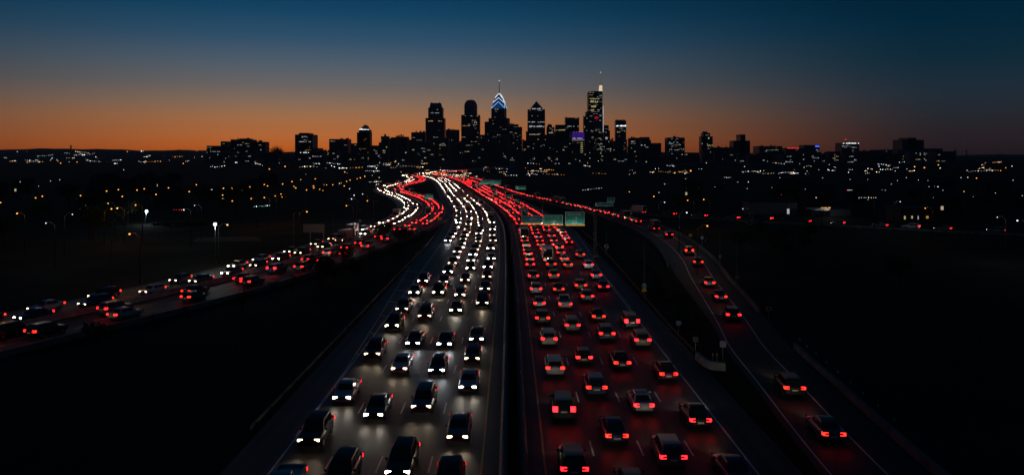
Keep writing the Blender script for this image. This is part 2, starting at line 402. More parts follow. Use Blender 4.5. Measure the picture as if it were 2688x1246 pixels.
tag(wall_along(MB(), WHT, 40, 420, 4.95, JERSEY).build('left_road_barrier', M_CONC), 'tan lit concrete barrier between the two left roadways', 'barrier')
tag(wall_along(MB(), WHT, 40, 330, RED_OFF + 6.6, LOW).build('left_road_parapet', M_CONCD), 'dark low parapet on the near side of the left roadway', 'parapet')

# street off to the right
SID = Path([(260, 165), (190, 190), (140, 214), (112, 234), (90, 250), (70, 267), (49, 285), (38, 298)])
side_o = tag(ribbon(MB(), SID, 0, SID.len, -4.0, 4.0, .008).build('side_street', M_ASPH2), kind='structure')
tag(wall_along(MB(), SID, 0, SID.len - 12, -4.6, LOW).build('side_street_parapet', M_CONCD), 'long dark parapet along the side street on the right', 'parapet')

# ------------------------------------------------------------------ vehicles
def car_spec(kind):
    """(body stations front->rear: y, zbottom, ztop, halfwidth), cabin (lower rect, upper rect, z0, z1), wheel y, lamp heights"""
    if kind == 'sedan':
        st = [(2.32, .38, .60, .62), (2.24, .28, .70, .78), (2.0, .22, .77, .87), (1.3, .19, .86, .91), (.9, .18, .93, .915), (-1.2, .18, .96, .915), (-1.75, .2, 1.0, .90), (-2.2, .3, .99, .84), (-2.34, .42, .88, .72)]
        return st, ((-.79, .79, -1.72, 1.02), (-.58, .58, -1.02, .22), .92, 1.44), (1.38, -1.36), .66, .82
    if kind == 'suv':
        st = [(2.32, .45, .78, .66), (2.26, .34, .90, .82), (2.05, .28, .98, .9), (1.3, .25, 1.06, .94), (.9, .25, 1.10, .945), (-1.4, .25, 1.12, .945), (-2.1, .3, 1.14, .92), (-2.32, .45, 1.08, .84)]
        return st, ((-.84, .84, -2.22, 1.10), (-.66, .66, -1.85, .35), 1.06, 1.72), (1.42, -1.38), .82, 1.02
    if kind == 'hatchback':
        st = [(2.0, .38, .64, .60), (1.94, .28, .74, .76), (1.72, .22, .82, .84), (1.1, .19, .92, .88), (-1.1, .18, .97, .885), (-1.75, .25, .98, .85), (-1.98, .42, .88, .74)]
        return st, ((-.77, .77, -1.86, 1.02), (-.58, .58, -1.45, .22), .93, 1.48), (1.22, -1.2), .68, .9
    if kind == 'minivan':
        st = [(2.45, .4, .74, .66), (2.38, .3, .86, .84), (2.1, .25, .95, .92), (1.6, .22, 1.04, .96), (-1.8, .22, 1.10, .96), (-2.35, .3, 1.10, .93), (-2.48, .45, 1.02, .86)]
        return st, ((-.86, .86, -2.40, 1.62), (-.68, .68, -2.15, .72), 1.04, 1.76), (1.52, -1.45), .78, 1.15
    if kind == 'box_truck':
        st = [(3.55, .55, 1.0, .80), (3.48, .45, 1.25, .96), (3.1, .42, 1.45, 1.02), (1.75, .42, 1.5, 1.03), (1.72, .55, .85, .9), (-3.3, .55, .9, .95), (-3.5, .6, .88, .95)]
        return st, ((-.95, .95, 1.75, 3.1), (-.84, .84, 1.8, 2.55), 1.42, 2.35), (2.55, -2.2), .95, .98
    st = [(2.75, .5, .82, .68), (2.68, .4, .96, .86), (2.4, .34, 1.04, .94), (1.3, .32, 1.12, .97), (-.4, .32, 1.14, .97), (-.42, .32, 1.02, .97), (-2.6, .36, 1.02, .95), (-2.75, .5, .98, .90)]   # pickup
    return st, ((-.84, .84, -.42, 1.22), (-.66, .66, -.22, .45), 1.08, 1.80), (1.72, -1.62), .86, .92

def section(y, zb, zt, hw):
    h = zt - zb
    half = [(hw * .82, zb), (hw * .97, zb + h * .18), (hw, zb + h * .5), (hw * .97, zb + h * .8), (hw * .86, zb + h * .96), (hw * .5, zt)]
    return [(x, y, z) for x, z in half] + [(-x, y, z) for x, z in reversed(half)]

CARP = {}
def lerp_rect(a, b, t): return tuple(u + (v - u) * t for u, v in zip(a, b))
def car_parts(kind):
    if kind in CARP: return CARP[kind]
    st, (r0, r1, z0, z1), wy, zh, zt_ = car_spec(kind)
    body = MB().rings([section(*s) for s in st])
    zr = z1 - .10; rt = lerp_rect(r0, r1, (zr - z0) / (z1 - z0))
    body.frustum(r0, z0 - .1, rt, zr)                                           # pillars
    body.frustum(rt, zr, (r1[0] + .02, r1[1] - .02, r1[2] + .06, r1[3] - .06), z1)      # roof
    if kind == 'pickup':
        body.box(-.9, .9, -2.62, -.5, 1.02, 1.03); body.box(-.96, -.86, -2.65, -.45, 1.0, 1.2); body.box(.86, .96, -2.65, -.45, 1.0, 1.2); body.box(-.9, .9, -2.72, -2.62, .9, 1.2)
    if kind == 'box_truck': body.box(-1.08, 1.08, -3.58, 1.58, .92, 3.15)
    P = {'body': body}
    def quad(face, ta, tb, ua, ub, e=.012):
        """window pane on a cabin face; t = height fraction, u = position along the face"""
        pts = []
        for t, u in ((ta, ua), (ta, ub), (tb, ub), (tb, ua)):
            x0, x1, y0, y1 = lerp_rect(r0, r1, t); z = z0 + (z1 - z0) * t
            if face == 'f': pts.append((x0 + (x1 - x0) * u, y1 + e, z + e * .6))
            elif face == 'b': pts.append((x1 + (x0 - x1) * u, y0 - e, z + e * .6))
            elif face == 'r': pts.append((x1 + e, y1 + (y0 - y1) * u, z + e * .4))
            else: pts.append((x0 - e, y0 + (y1 - y0) * u, z + e * .4))
        return MB().poly(pts if face in 'b' or face in 'rlf' else pts)
    P['windscreen'] = quad('f', .10, .80, .06, .94)
    P['rear_window'] = quad('b', .14, .78, .08, .92) if kind != 'box_truck' else MB().box(-.95, .95, -3.62, -3.59, 1.0, 3.05)
    P['side_window'] = [quad('r', .12, .78, .08, .49), quad('r', .12, .78, .53, .92), quad('l', .12, .78, .08, .47), quad('l', .12, .78, .51, .92)]
    yf, yb = st[0][0], st[-1][0]; hw = st[1][3]
    def lamp(x, y, z, wx, hz, front):
        s = 1 if front else -1; m = MB()
        x0, x1, z0, z1 = x - wx / 2, x + wx / 2, z - hz / 2, z + hz / 2; y1 = y + s * .05; sl = s * hz * .22      # lens leans back at its top
        q = [(x0, y1 + .012 * s, z0), (x1, y1 + .012 * s, z0), (x1, y1 + .012 * s - sl, z1), (x0, y1 + .012 * s - sl, z1)]
        bk = .12 if front else .24
        m.frustum((x0 - .02, x1 + .02, min(y - s * bk, y1), max(y - s * bk, y1)), z0 - .02, (x0 - .02, x1 + .02, min(y - s * bk, y1 - sl), max(y - s * bk, y1 - sl)), z1 + .02)
        if not front:                                  # the red lens wraps round the corner
            xo = x1 + .026 if x > 0 else x0 - .026; w4 = [(xo, y1, z0), (xo, y - s * .22, z0), (xo, y - s * .22, z1), (xo, y1 - sl, z1)]
            m.poly(w4 if x > 0 else w4[::-1], 1)
        m.poly(q if s < 0 else q[::-1], 1); return m
    P['headlamp'] = [lamp(sx * (hw - .19), yf - .07, zh, .38, .17, True) for sx in (-1, 1)]
    P['tail_lamp'] = [lamp(sx * (st[-2][3] - .20), yb + .05, zt_, .40, .24 if kind != 'minivan' else .42, False) for sx in (-1, 1)]
    P['grille'] = MB().box(-.42, .42, yf - .03, yf + .015, zh - .17, zh + .03)
    P['number_plate'] = MB().box(-.26, .26, yb - .02, yb + .01, zt_ - .28, zt_ - .15)
    P['mirror'] = [MB().box(min(s * .88, s * 1.06), max(s * .88, s * 1.06), r0[3] - .42, r0[3] - .28, z0 + .02, z0 + .16) for s in (-1, 1)]
    rw = .45 if kind == 'box_truck' else .36 if kind in ('suv', 'pickup') else .33
    tyre = MB().tube((-.11, 0, 0), (.11, 0, 0), rw, n=14); rim = MB().tube((-.115, 0, 0), (.115, 0, 0), rw * .62, n=10)
    whw = max(s[3] for s in st) - .12
    P['wheels'] = (tyre, rim, [(sx * whw, y, rw) for sx in (-1, 1) for y in wy])
    D = {'body': smooth(P['body'].mesh('body', M_PAINT['grey']), 35), 'windscreen': P['windscreen'].mesh('windscreen', M_GLASS), 'rear_window': P['rear_window'].mesh('rear_window', M_GLASS),
         'side_window': [m.mesh('side_window', M_GLASS) for m in P['side_window']], 'headlamp': [m.mesh('headlamp', [M_TRIM, M_HEAD[1]]) for m in P['headlamp']],
         'tail_lamp': [m.mesh('tail_lamp', [M_TRIM, M_TAIL[0]]) for m in P['tail_lamp']], 'grille': P['grille'].mesh('grille', M_TRIM), 'number_plate': P['number_plate'].mesh('number_plate', M_PLATE),
         'mirror': [m.mesh('mirror', M_PAINT['grey']) for m in P['mirror']], 'tyre': tyre.mesh('wheel', M_TYRE), 'rim': rim.mesh('rim', M_RIM), 'wheel_at': P['wheels'][2],
         'lamp_at': (hw - .17, yf - .02, zh), 'yb': yb}
    # single mesh for far copies: 0 paint, 1 glass, 2 headlamp, 3 tail lamp, 4 tyre
    F_ = MB()
    def app(m, mi, dx=(0, 0, 0)):
        b = len(F_.v); F_.v += [(v[0] + dx[0], v[1] + dx[1], v[2] + dx[2]) for v in m.v]; F_.f += [tuple(b + i for i in f) for f in m.f]; F_.m += [(mi if k else 4) for k in m.m] if mi in (2, 3) else [mi] * len(m.f)
    app(P['body'], 0)
    for m in (P['windscreen'], P['rear_window'], *P['side_window']): app(m, 1)
    for m in P['headlamp']: app(m, 2)
    for m in P['tail_lamp']: app(m, 3)
    for c in D['wheel_at']: app(MB().tube((-.11, 0, 0), (.11, 0, 0), rw, n=8), 4, c)
    D['far'] = F_.mesh('car', [M_PAINT['grey'], M_GLASS, M_HEADF, M_TAILF, M_TYRE]); D['far_mb'] = F_
    CARP[kind] = D; return D
def slot(o, i, m):
    o.material_slots[i].link = 'OBJECT'; o.material_slots[i].material = m

HEAD_COL = [(1, .80, .56), (1, .90, .76), (.92, .95, 1)]
BEAM = {}
def beam(i, energy, both):
    k = (i, energy)
    if k not in BEAM:
        l = bpy.data.lights.new('headlamp_beam', 'SPOT'); l.energy = energy; l.color = HEAD_COL[i]; l.spot_size = R(62); l.spot_blend = .9; l.shadow_soft_size = .08
        BEAM[k] = l
    return BEAM[k]
CAT = {'box_truck': 'truck', 'sedan': 'car', 'suv': 'car', 'hatchback': 'car', 'minivan': 'van', 'pickup': 'pickup'}
NEAR, BEAM_W = 140, 95.0
def make_car(kind, colour, pos, rz, label, group, near, lamp=1, beams=1, bw=BEAM_W):
    D = car_parts(kind); pm = M_PAINT[colour]; tm = M_TAIL[0 if lamp else 1]
    nm = {'box_truck': 'box_truck', 'sedan': 'sedan_car', 'suv': 'suv_car', 'hatchback': 'hatchback_car', 'minivan': 'minivan', 'pickup': 'pickup_truck'}[kind]
    if near:
        r = empty(nm, pos, rz)
        o = put('body', D['body'], r); slot(o, 0, pm)
        put('windscreen', D['windscreen'], r); put('rear_window' if kind != 'box_truck' else 'cargo_door', D['rear_window'], r)
        if kind == 'box_truck': slot(r.children[-1], 0, M_SBK)
        for m in D['side_window']: put('side_window', m, r)
        for m in D['headlamp']: slot(put('headlamp', m, r), 1, M_HEAD[lamp])
        for m in D['tail_lamp']: slot(put('tail_lamp', m, r), 1, tm)
        put('grille', D['grille'], r); put('number_plate', D['number_plate'], r)
        for m in D['mirror']: slot(put('mirror', m, r), 0, pm)
        for c in D['wheel_at']:
            wl = put('wheel', D['tyre'], r, c); put('rim', D['rim'], wl)
    else:
        r = put(nm, D['far'], None, pos); r.rotation_euler.z = rz; slot(r, 0, pm); slot(r, 2, M_HEAD[lamp] if pos[1] < 260 else M_HEADF); slot(r, 3, tm if pos[1] < 260 else M_TAILF)
    tag(r, label, CAT[kind], group)
    x, y, z = D['lamp_at']
    for sx in ((-1, 1) if beams == 2 else (0,) if beams == 1 else ()):
        b = bpy.data.objects.new('headlamp_beam', beam(lamp, bw / max(1, beams), beams)); COL.objects.link(b); b.parent = r
        b.location = (sx * x, y + .08, z); b.rotation_euler = (R(86), 0, 0)       # spots shine along -Z: tip forward, slightly down
        b['kind'] = 'helper'
    return r
REDGLOW = bpy.data.lights.new('added_red_wash', 'SPOT'); REDGLOW.color = (1, .02, .025); REDGLOW.energy = 7.5; REDGLOW.spot_size = R(66); REDGLOW.spot_blend = 1; REDGLOW.shadow_soft_size = .1  # extra red spots behind outbound cars, added to wash the road red
def add_red_wash(r, kind, n):
    D = car_parts(kind); zt_ = car_spec(kind)[4]; hw = car_spec(kind)[0][-2][3] - .2
    for sx in ((-1, 1) if n == 2 else (0,)):
        b = bpy.data.objects.new('added_red_wash', REDGLOW); COL.objects.link(b); b.parent = r; b.location = (sx * hw, D['yb'] - .12, zt_); b.rotation_euler = (R(-74), 0, 0); b['kind'] = 'helper'
KINDS = ['sedan', 'sedan', 'sedan', 'suv', 'suv', 'suv', 'hatchback', 'hatchback', 'minivan', 'pickup', 'sedan', 'suv', 'hatchback', 'sedan', 'suv', 'sedan', 'box_truck']
COLS = list(PAINTS); CW = [1, 2, 6, 9, 4, 3, 1, 2]
far_traffic = MB()
KW = {'box_truck': 'box truck', 'sedan': 'sedan', 'suv': 'SUV', 'hatchback': 'hatchback', 'minivan': 'minivan', 'pickup': 'pickup truck'}
def add_far(kind, pos, rz):
    D = car_parts(kind); M = Matrix.Translation(pos) @ Matrix.Rotation(rz, 4, 'Z'); b = len(far_traffic.v); m = D['far_mb']
    far_traffic.v += [tuple(M @ Vector(v)) for v in m.v]; far_traffic.f += [tuple(b + i for i in f) for f in m.f]; far_traffic.m += m.m
CLEN = {'sedan': 4.7, 'suv': 4.7, 'hatchback': 4.1, 'minivan': 5.0, 'pickup': 5.6, 'box_truck': 7.3}
def lane(path, off, l0, l1, gap, forward, desc, group, dmax_single, gaps=(), seed=0, twin_to=92, bw=BEAM_W):
    rnd = random.Random(seed); l = l0; n = 0; prev = None
    while l < l1:
        k = rnd.choice(KINDS)
        if k == 'box_truck' and path.at(l, off)[0].y < 150: k = 'suv'
        l += CLEN[k] / 2
        p, a = path.at(l, off + rnd.uniform(-.22, .22), .026)
        if not any(g0 < p.y < g1 for g0, g1 in gaps):
            c = rnd.choices(COLS, CW)[0]; rz = a + rnd.uniform(-.01, .01) + (0 if forward else math.pi); lamp = rnd.choices((0, 1, 2), (6, 6, 1))[0]
            if k == 'box_truck': c = rnd.choice(('grey', 'grey', 'dark blue', 'silver'))
            if p.y < dmax_single:
                n += 1; lit = 'glowing tail lamps' if forward else 'lit headlamps'
                car = make_car(k, c, p, rz, '%s %s with %s, %s up %s' % (c, KW[k], lit, ordw(n), desc), group, p.y < NEAR, lamp, 2 if (p.y < twin_to and not forward) else 1, bw)
                if forward and p.y < 220: add_red_wash(car, k, 2 if p.y < 80 else 1)
            else: add_far(k, p, rz)
        g = rnd.uniform(*gap) if rnd.random() > .12 else rnd.uniform(8, 14)
        if path is MED and p.y < 150: g += rnd.uniform(1.5, 5)          # looser near the camera
        if p.y > dmax_single: g = rnd.uniform(1.5, 3.2)
        l += CLEN[k] / 2 + g
DS = 238
for k, nm in enumerate(('the oncoming lane beside the median', 'the second oncoming lane', 'the third oncoming lane', 'the outermost oncoming lane')):
    lane(MED, -lane_c(k), (47.5, 51, 49, 46)[k], 1150, ((2.2, 5), (2.2, 5.5), (2, 5.2), (2.5, 6))[k], False, nm, 'oncoming cars on the highway', DS, seed=20 + k, gaps=((133, 188),) if k == 3 else ())
for k, nm in enumerate(('the outbound lane beside the median', 'the second outbound lane', 'the third outbound lane', 'the outermost outbound lane')):
    lane(MED, lane_c(k), (51, 48, 53, 50)[k], 1150, ((2.2, 5), (2.2, 5.2), (2.4, 5.5), (2.4, 5.5))[k], True, nm, 'outbound cars on the highway', DS, seed=40 + k, bw=220 if k == 3 else BEAM_W, gaps=((), (), ((127, 146),), ((101, 115), (167, 184)))[k])
lane(RMP, .3, 58, 236, (6, 14), True, 'the exit ramp', 'cars on the exit ramp', 300, seed=61, bw=200, gaps=((84, 102), (131, 145), (181, 198)))
lane(RMP, 0, 246, RMP.len, (2, 4), True, 'the far ramp bend', 'cars on the exit ramp', 262, seed=62)
lane(WHT, -1.9, 62, WHT.len, (3, 8), False, 'the left road, outer oncoming lane', 'oncoming cars on the left road', 235, seed=71, twin_to=0)
lane(WHT, 1.9, 66, WHT.len, (3, 8), False, 'the left road, inner oncoming lane', 'oncoming cars on the left road', 235, seed=72, twin_to=0)
lane(WHT, RED_OFF - 1.9, 58, WHT.len, (4, 10), True, 'the left road, inner outbound lane', 'outbound cars on the left road', 235, seed=73)
lane(WHT, RED_OFF + 1.9, 50, WHT.len, (4, 10), True, 'the left road, outer outbound lane', 'outbound cars on the left road', 235, seed=74)
lane(SID, 1.9, 60, SID.len - 6, (3.5, 9), True, 'the side street on the right', 'cars on the side street', 400, seed=81)
ft = far_traffic.build('distant_traffic', [M_PAINT['grey'], M_GLASS, M_HEADF, M_TAILF, M_TYRE]); tag(ft, 'mass of distant cars with lit lamps filling the far highway bends', 'traffic', kind='stuff')

# ------------------------------------------------------------------ skyline
M_FAC = [mat('facade_%d' % i, c, .55, noise=.15, nscale=.03, spec=.3) for i, c in enumerate(((.16, .16, .17), (.20, .18, .17), (.12, .14, .17), (.24, .21, .19)))]
M_DGLASS = mat('dark_facade_glass', (.012, .015, .02), .35, spec=.35)
def em(name, col, st, sample=False): return mat(name, (.05, .05, .05), .5, emit=col, strength=st, sample=sample)
W_COOL, W_WARM, W_YEL, W_ORG = em('window_cool', (.85, .92, 1), .42), em('window_warm', (1, .82, .55), .40), em('window_yellow', (1, .85, .35), .38), em('window_orange', (1, .52, .16), .40)
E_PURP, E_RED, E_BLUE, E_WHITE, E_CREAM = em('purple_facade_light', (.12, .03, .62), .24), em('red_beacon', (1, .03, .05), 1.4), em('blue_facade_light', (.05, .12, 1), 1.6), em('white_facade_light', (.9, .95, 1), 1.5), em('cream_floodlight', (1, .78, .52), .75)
E_CHEV, E_CHEV2, E_CROWN = em('white_chevron_light', (.85, .93, 1), 1.05), em('pale_blue_chevron_light', (.35, .68, 1), .9), em('blue_crown_glow', (.01, .055, .24), .45)  # crown's blue floodlighting is put into its surface as weak emission
class Bld:
    """one building: local frame centred on its footprint, facing -Y"""
    def __init__(s, xa, xb, d, name, label, depth=None, rot=0.0, fac=0, cat='building', group=None):
        s.d = d; s.k = d / F; s.cx = xat((xa + xb) / 2, d); s.w = (xb - xa) * s.k; s.rot = rot
        s.dep = depth or s.w * .9; s.fac = M_FAC[fac]; s.pxc = (xa + xb) / 2
        s.o = empty(name, (s.cx, d, 0), R(rot)); s.rnd = random.Random(int(xa * 7 + d)); s.lit = MB(); s.dark = MB(); s.group = group
        tag(s.o, label, cat, group); s.body = MB()
    def X(s, px): return (px - s.pxc) * s.k
    def Z(s, py): return zat(py, s.d)
    def block(s, xa, xb, ytop, ybot=None, dep=None, lit=.04, rows=None, sc=1.0):
        """rectangular volume between photo columns, top at photo row"""
        x0, x1 = s.X(xa) * sc, s.X(xb) * sc; z1 = s.Z(ytop); z0 = -1 if ybot is None else s.Z(ybot); dp = (dep or s.dep) / 2
        s.body.box(x0, x1, -dp, dp, z0, z1); s.windows(x0, x1, dp, max(z0, 6), z1, lit, rows); return x0, x1, dp, z0, z1
    def windows(s, x0, x1, dp, z0, z1, lit, rows=None, fl=4.2):
        z = z0 + 1.2; rnd = s.rnd
        while z < z1 - 3:
            s.dark.poly([(x0 + .6, -dp - .06, z), (x1 - .6, -dp - .06, z), (x1 - .6, -dp - .06, z + 2.2), (x0 + .6, -dp - .06, z + 2.2)])
            for sx, xx in ((1, x1), (-1, x0)):
                q = [(xx + sx * .06, -dp + .6, z), (xx + sx * .06, dp - .6, z), (xx + sx * .06, dp - .6, z + 2.2), (xx + sx * .06, -dp + .6, z + 2.2)]
                s.dark.poly(q if sx > 0 else q[::-1])
            boost = 1.0 if rnd.random() > .22 else 4.0
            if lit > 0:
                ww = 2.6; n = int((x1 - x0 - 1.6) / (ww + 1.0)); run = 0; mi = 0
                for i in range(n):
                    if run <= 0 and rnd.random() < lit * boost * .3:
                        run = rnd.choice((1, 1, 1, 2, 2, 3, 5)); mi = rnd.choices((0, 1, 2, 3), (6, 5, 2, 1))[0]
                    if run > 0:
                        run -= 1; xx = x0 + 1.0 + i * (ww + 1.0)
                        k_ = 1.0 if rnd.random() < .15 else rnd.uniform(.45, .8)      # blinds half drawn, rooms partly lit
                        s.lit.poly([(xx, -dp - .14, z + .1), (xx + ww * k_, -dp - .14, z + .1), (xx + ww * k_, -dp - .14, z + .1 + 2.2 * k_), (xx, -dp - .14, z + .1 + 2.2 * k_)], mi)
            z += fl
    def strip(s, xa, xb, ya, yb, m, name='light_band', dp=None, proud=.5, seg=0):
        """lit band across the front between photo columns and rows"""
        dp = (s.dep / 2 if dp is None else dp) + proud; x0, x1, z0, z1 = s.X(xa), s.X(xb), s.Z(yb), s.Z(ya); b = MB()
        if seg:
            w_ = (x1 - x0) / seg
            for i in range(seg):
                if s.rnd.random() < .78: b.box(x0 + i * w_ + w_ * .1, x0 + (i + 1) * w_ - w_ * .12, -dp, -dp + .3, z0, z0 + (z1 - z0) * s.rnd.uniform(.55, 1))
        else: b.box(x0, x1, -dp, -dp + .3, z0, z1)
        if b.v: b.build(name, m, s.o)
    def done(s):
        s.body.build('wall', s.fac, s.o)
        if s.dark.v: tag(s.dark.build('dark_windows', M_DGLASS, s.o), kind='stuff')
        if s.lit.v: tag(s.lit.build('lit_windows', [W_COOL, W_WARM, W_YEL, W_ORG], s.o), kind='stuff')
        return s.o
SK = 2900
def mast(b, px, ya, yb, r=.9, m=None, name='antenna', dy=0.0):
    MB().tube((b.X(px), dy, b.Z(yb)), (b.X(px), dy, b.Z(ya)), r, r * .5, 6).build(name, m or M_DSTEEL, b.o)
def beacon(b, px, y, m, r=2.0): MB().octa((b.X(px), 0, b.Z(y)), r).build('beacon', m, b.o)
def roof_plant(b, xa, xb, y, n=4, seed=0):
    rnd = random.Random(seed + int(xa)); m = MB(); z = b.Z(y)
    for i in range(n):
        x = b.X(xa) + (b.X(xb) - b.X(xa)) * rnd.random(); w_ = rnd.uniform(2, 7); h = rnd.uniform(2, 6); yy = rnd.uniform(-6, 6)
        m.box(x - w_ / 2, x + w_ / 2, yy - w_ / 2, yy + w_ / 2, z - .2, z + h)
    m.build('roof_plant', b.fac, b.o)

# stepped tower with notched crown
b = Bld(1119.4, 1168, SK, 'stepped_tower', 'dark stepped tower with notched crown, left-most of the tall towers', cat='tower', fac=2)
b.block(1119.4, 1168, 311, lit=.03); b.block(1126, 1163, 284, 311, dep=b.dep * .86, lit=.03)
b.body.frustum((b.X(1129), b.X(1160), -24, 24), b.Z(284), (b.X(1131.5), b.X(1157.5), -20, 20), b.Z(271.5))
for x in (1132.8, 1153.4): b.body.box(b.X(x - 1), b.X(x + 1), -3, 3, b.Z(273), b.Z(268.6))
b.strip(1124, 1139, 317, 320, W_ORG, seg=7); b.strip(1152, 1162, 317, 320, W_ORG, seg=5); b.strip(1129, 1155, 297, 298.3, W_COOL, seg=9, dp=b.dep * .43); b.done()
# domed tower
b = Bld(1212, 1260, SK, 'domed_tower', 'dark tower with rounded dome top, second of the tall towers', cat='tower', fac=0)
b.block(1212, 1260, 303, lit=.07)
prof = [(0, 303), (0, 278), (.6, 274.5), (2.0, 271), (4, 267.5), (7, 264.5), (10.5, 263)]
rg = []
for ins, y in prof:
    x0, x1 = b.X(1219 + ins), b.X(1252.6 - ins); h = (x1 - x0) / 2; cx = (x0 + x1) / 2
    rg.append([(cx + h * math.copysign(abs(math.cos(t)) ** .45, math.cos(t)), h * math.copysign(abs(math.sin(t)) ** .45, math.sin(t)), b.Z(y)) for t in [2 * math.pi * (k + .5) / 16 for k in range(16)]])
b.body.rings(rg); mast(b, 1237.5, 258.7, 264, .8)
b.strip(1246, 1253, 320.5, 325, W_YEL, seg=3); b.strip(1215, 1235, 330, 332, W_ORG, seg=9); b.done()
# chevron tower with spire
b = Bld(1290, 1332, SK, 'chevron_tower', 'tower with glowing white chevrons on a blue pointed crown and spire', depth=58, rot=-9, cat='tower', fac=2)
b.block(1292.5, 1327, 286, lit=.05, dep=52); b.block(1285.5, 1336, 311, lit=.06, dep=56); b.block(1274, 1288, 320, lit=.08, dep=40)
def ch(y):                                          # half-width of the crown at photo row y
    P_ = [(286, 25.0), (278, 22.6), (270, 19.6), (262, 15.6), (254, 10.2), (249, 6), (244.3, .8)]
    for (ya, ha), (yb, hb_) in zip(P_, P_[1:]):
        if yb <= y <= ya: return ha + (hb_ - ha) * (ya - y) / (ya - yb)
    return .8
cx = b.X(1310.5)
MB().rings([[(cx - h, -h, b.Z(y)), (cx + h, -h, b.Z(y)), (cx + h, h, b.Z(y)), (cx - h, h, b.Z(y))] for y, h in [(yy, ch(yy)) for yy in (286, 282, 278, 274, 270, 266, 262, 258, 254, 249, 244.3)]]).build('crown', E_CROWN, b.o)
for ya, ye, m in ((268, 285, E_CHEV2), (257.5, 270, E_CHEV), (245.5, 258, E_CHEV)):
    t = MB()
    for face in range(4):
        rot = Matrix.Rotation(face * math.pi / 2, 4, 'Z')
        for sx in (-1, 1):
            pts = []
            for i in range(7):
                u = i / 6; y = ye + (ya - ye) * u; pts.append(rot @ Vector((sx * ch(ye) * (1 - u) * 1.02, -ch(y) - .8, b.Z(y))))
            for p, q in zip(pts, pts[1:]): t.tube(p + Vector((cx, 0, 0)), q + Vector((cx, 0, 0)), .95, n=5)
    t.build('chevron_light', m, b.o)
mast(b, 1310.5, 213, 245, 1.5, name='spire'); beacon(b, 1310.5, 212.5, em('pink_beacon', (1, .55, .5), 1.5), 2.2); b.done()
b = Bld(1338, 1370, SK + 60, 'annex_block', 'stepped dark block with lit floors right of the chevron tower', fac=0)
b.block(1338, 1361, 327, lit=.10); b.block(1361, 1370.5, 334, lit=.10); roof_plant(b, 1340, 1360, 327); b.done()
# pyramid tower
b = Bld(1385, 1430, SK, 'pyramid_tower', 'dark square tower with pyramid roof above a lit white band', cat='tower', fac=1)
b.block(1385, 1430, 288.5, lit=.05); b.block(1380.5, 1385, 345, lit=0, dep=20)
b.body.box(b.X(1393), b.X(1423), -22, 22, b.Z(288.5), b.Z(284)); b.body.frustum((b.X(1393), b.X(1423), -22, 22), b.Z(284), (b.X(1407.6), b.X(1408.4), -.5, .5), b.Z(266))
b.strip(1396, 1419, 284.6, 288, W_COOL, seg=9, dp=22); b.strip(1385.5, 1429, 320, 322, W_COOL, seg=14); b.strip(1389, 1428, 330, 334.5, W_COOL, seg=15); b.strip(1389, 1415, 352.5, 354.5, W_WARM, seg=10); b.done()
b = Bld(1435, 1455, SK - 60, 'round_top_block', 'small dark round-topped block right of the pyramid tower', fac=0); b.block(1435, 1455, 334, lit=.08)
b.body.ball((b.X(1443), 0, b.Z(334)), 10, 13, 10, 5); b.strip(1440, 1451, 347, 350, W_WARM, seg=4); b.done()
b = Bld(1457.5, 1484, SK + 40, 'office_block', 'flat dark office block left of the taller slab near the tallest tower', fac=1); b.block(1457.5, 1484, 328, lit=.06); b.strip(1459, 1483, 340, 343, W_YEL, seg=8); b.done()
b = Bld(1483.5, 1519, SK + 80, 'slab_tower', 'flat-topped dark slab tower left of the tallest tower', cat='tower', fac=0); b.block(1483.5, 1519, 309.5, lit=.06); b.block(1483.5, 1487, 307.5, 312, dep=8, lit=0); b.strip(1488, 1518, 331, 333, W_COOL, seg=8); b.done()
b = Bld(1456, 1494, SK - 200, 'blank_slab', 'unlit dark slab below the office block left of the purple facade', fac=2); b.block(1456, 1494, 346.5, lit=.01); b.done()
# purple-lit building
b = Bld(1494, 1533, SK - 120, 'purple_lit_building', 'building with glowing purple upper facade over yellow window rows', fac=0)
b.block(1497, 1533, 346.5, lit=0)
for i in range(3): b.strip(1500 + i * 10.9, 1500 + i * 10.9 + 10.2, 347.5, 367, E_PURP, 'purple_panel')
b.strip(1501, 1531, 362, 365, W_COOL, seg=9, proud=.9); b.strip(1500, 1532, 368, 368.9, W_WARM); b.strip(1500, 1530, 346.4, 347.1, W_COOL, proud=.9, seg=9)
for r_ in range(7):
    for c_, (xa, xb) in enumerate(((1501, 1508), (1511, 1519), (1521, 1528.5))):
        if not (r_ > 2 and c_ == 0): b.strip(xa, xb, 374 + r_ * 5, 376.8 + r_ * 5, W_YEL if r_ < 4 else W_WARM, 'window_row', seg=4)
b.done()
# tallest tower
b = Bld(1543, 1581, SK, 'tallest_tower', 'tallest dark tower with cream lit mast base and slender spire', cat='tower', fac=0)
b.block(1543, 1579.5, 242.5, lit=.16); b.block(1537.5, 1543, 294, lit=.12, dep=44); b.block(1532, 1537.5, 304, lit=.2, dep=40); b.block(1579.5, 1583, 300, lit=.05, dep=30)
b.body.frustum((b.X(1543), b.X(1579.5), -24, 24), b.Z(242.5), (b.X(1560), b.X(1579), -20, 20), b.Z(240.5))
MB().frustum((b.X(1571.5), b.X(1581), -6.5, 6.5), b.Z(243), (b.X(1573.6), b.X(1580.4), -4.5, 4.5), b.Z(224)).build('mast_base', E_CREAM, b.o)
b.body.box(b.X(1573.2), b.X(1580.4), -5, 5, b.Z(224), b.Z(222)); mast(b, 1576.8, 189, 224, 1.9, mat('lit_mast', (.3, .26, .2), .5, emit=(1, .75, .45), strength=.10, sample=False), 'spire'); MB().ball((b.X(1576.8), 0, b.Z(190.5)), 2.2, 3.2, 8, 3).build('spire_tip', em('tip_light', (1, .7, .55), .6), b.o)
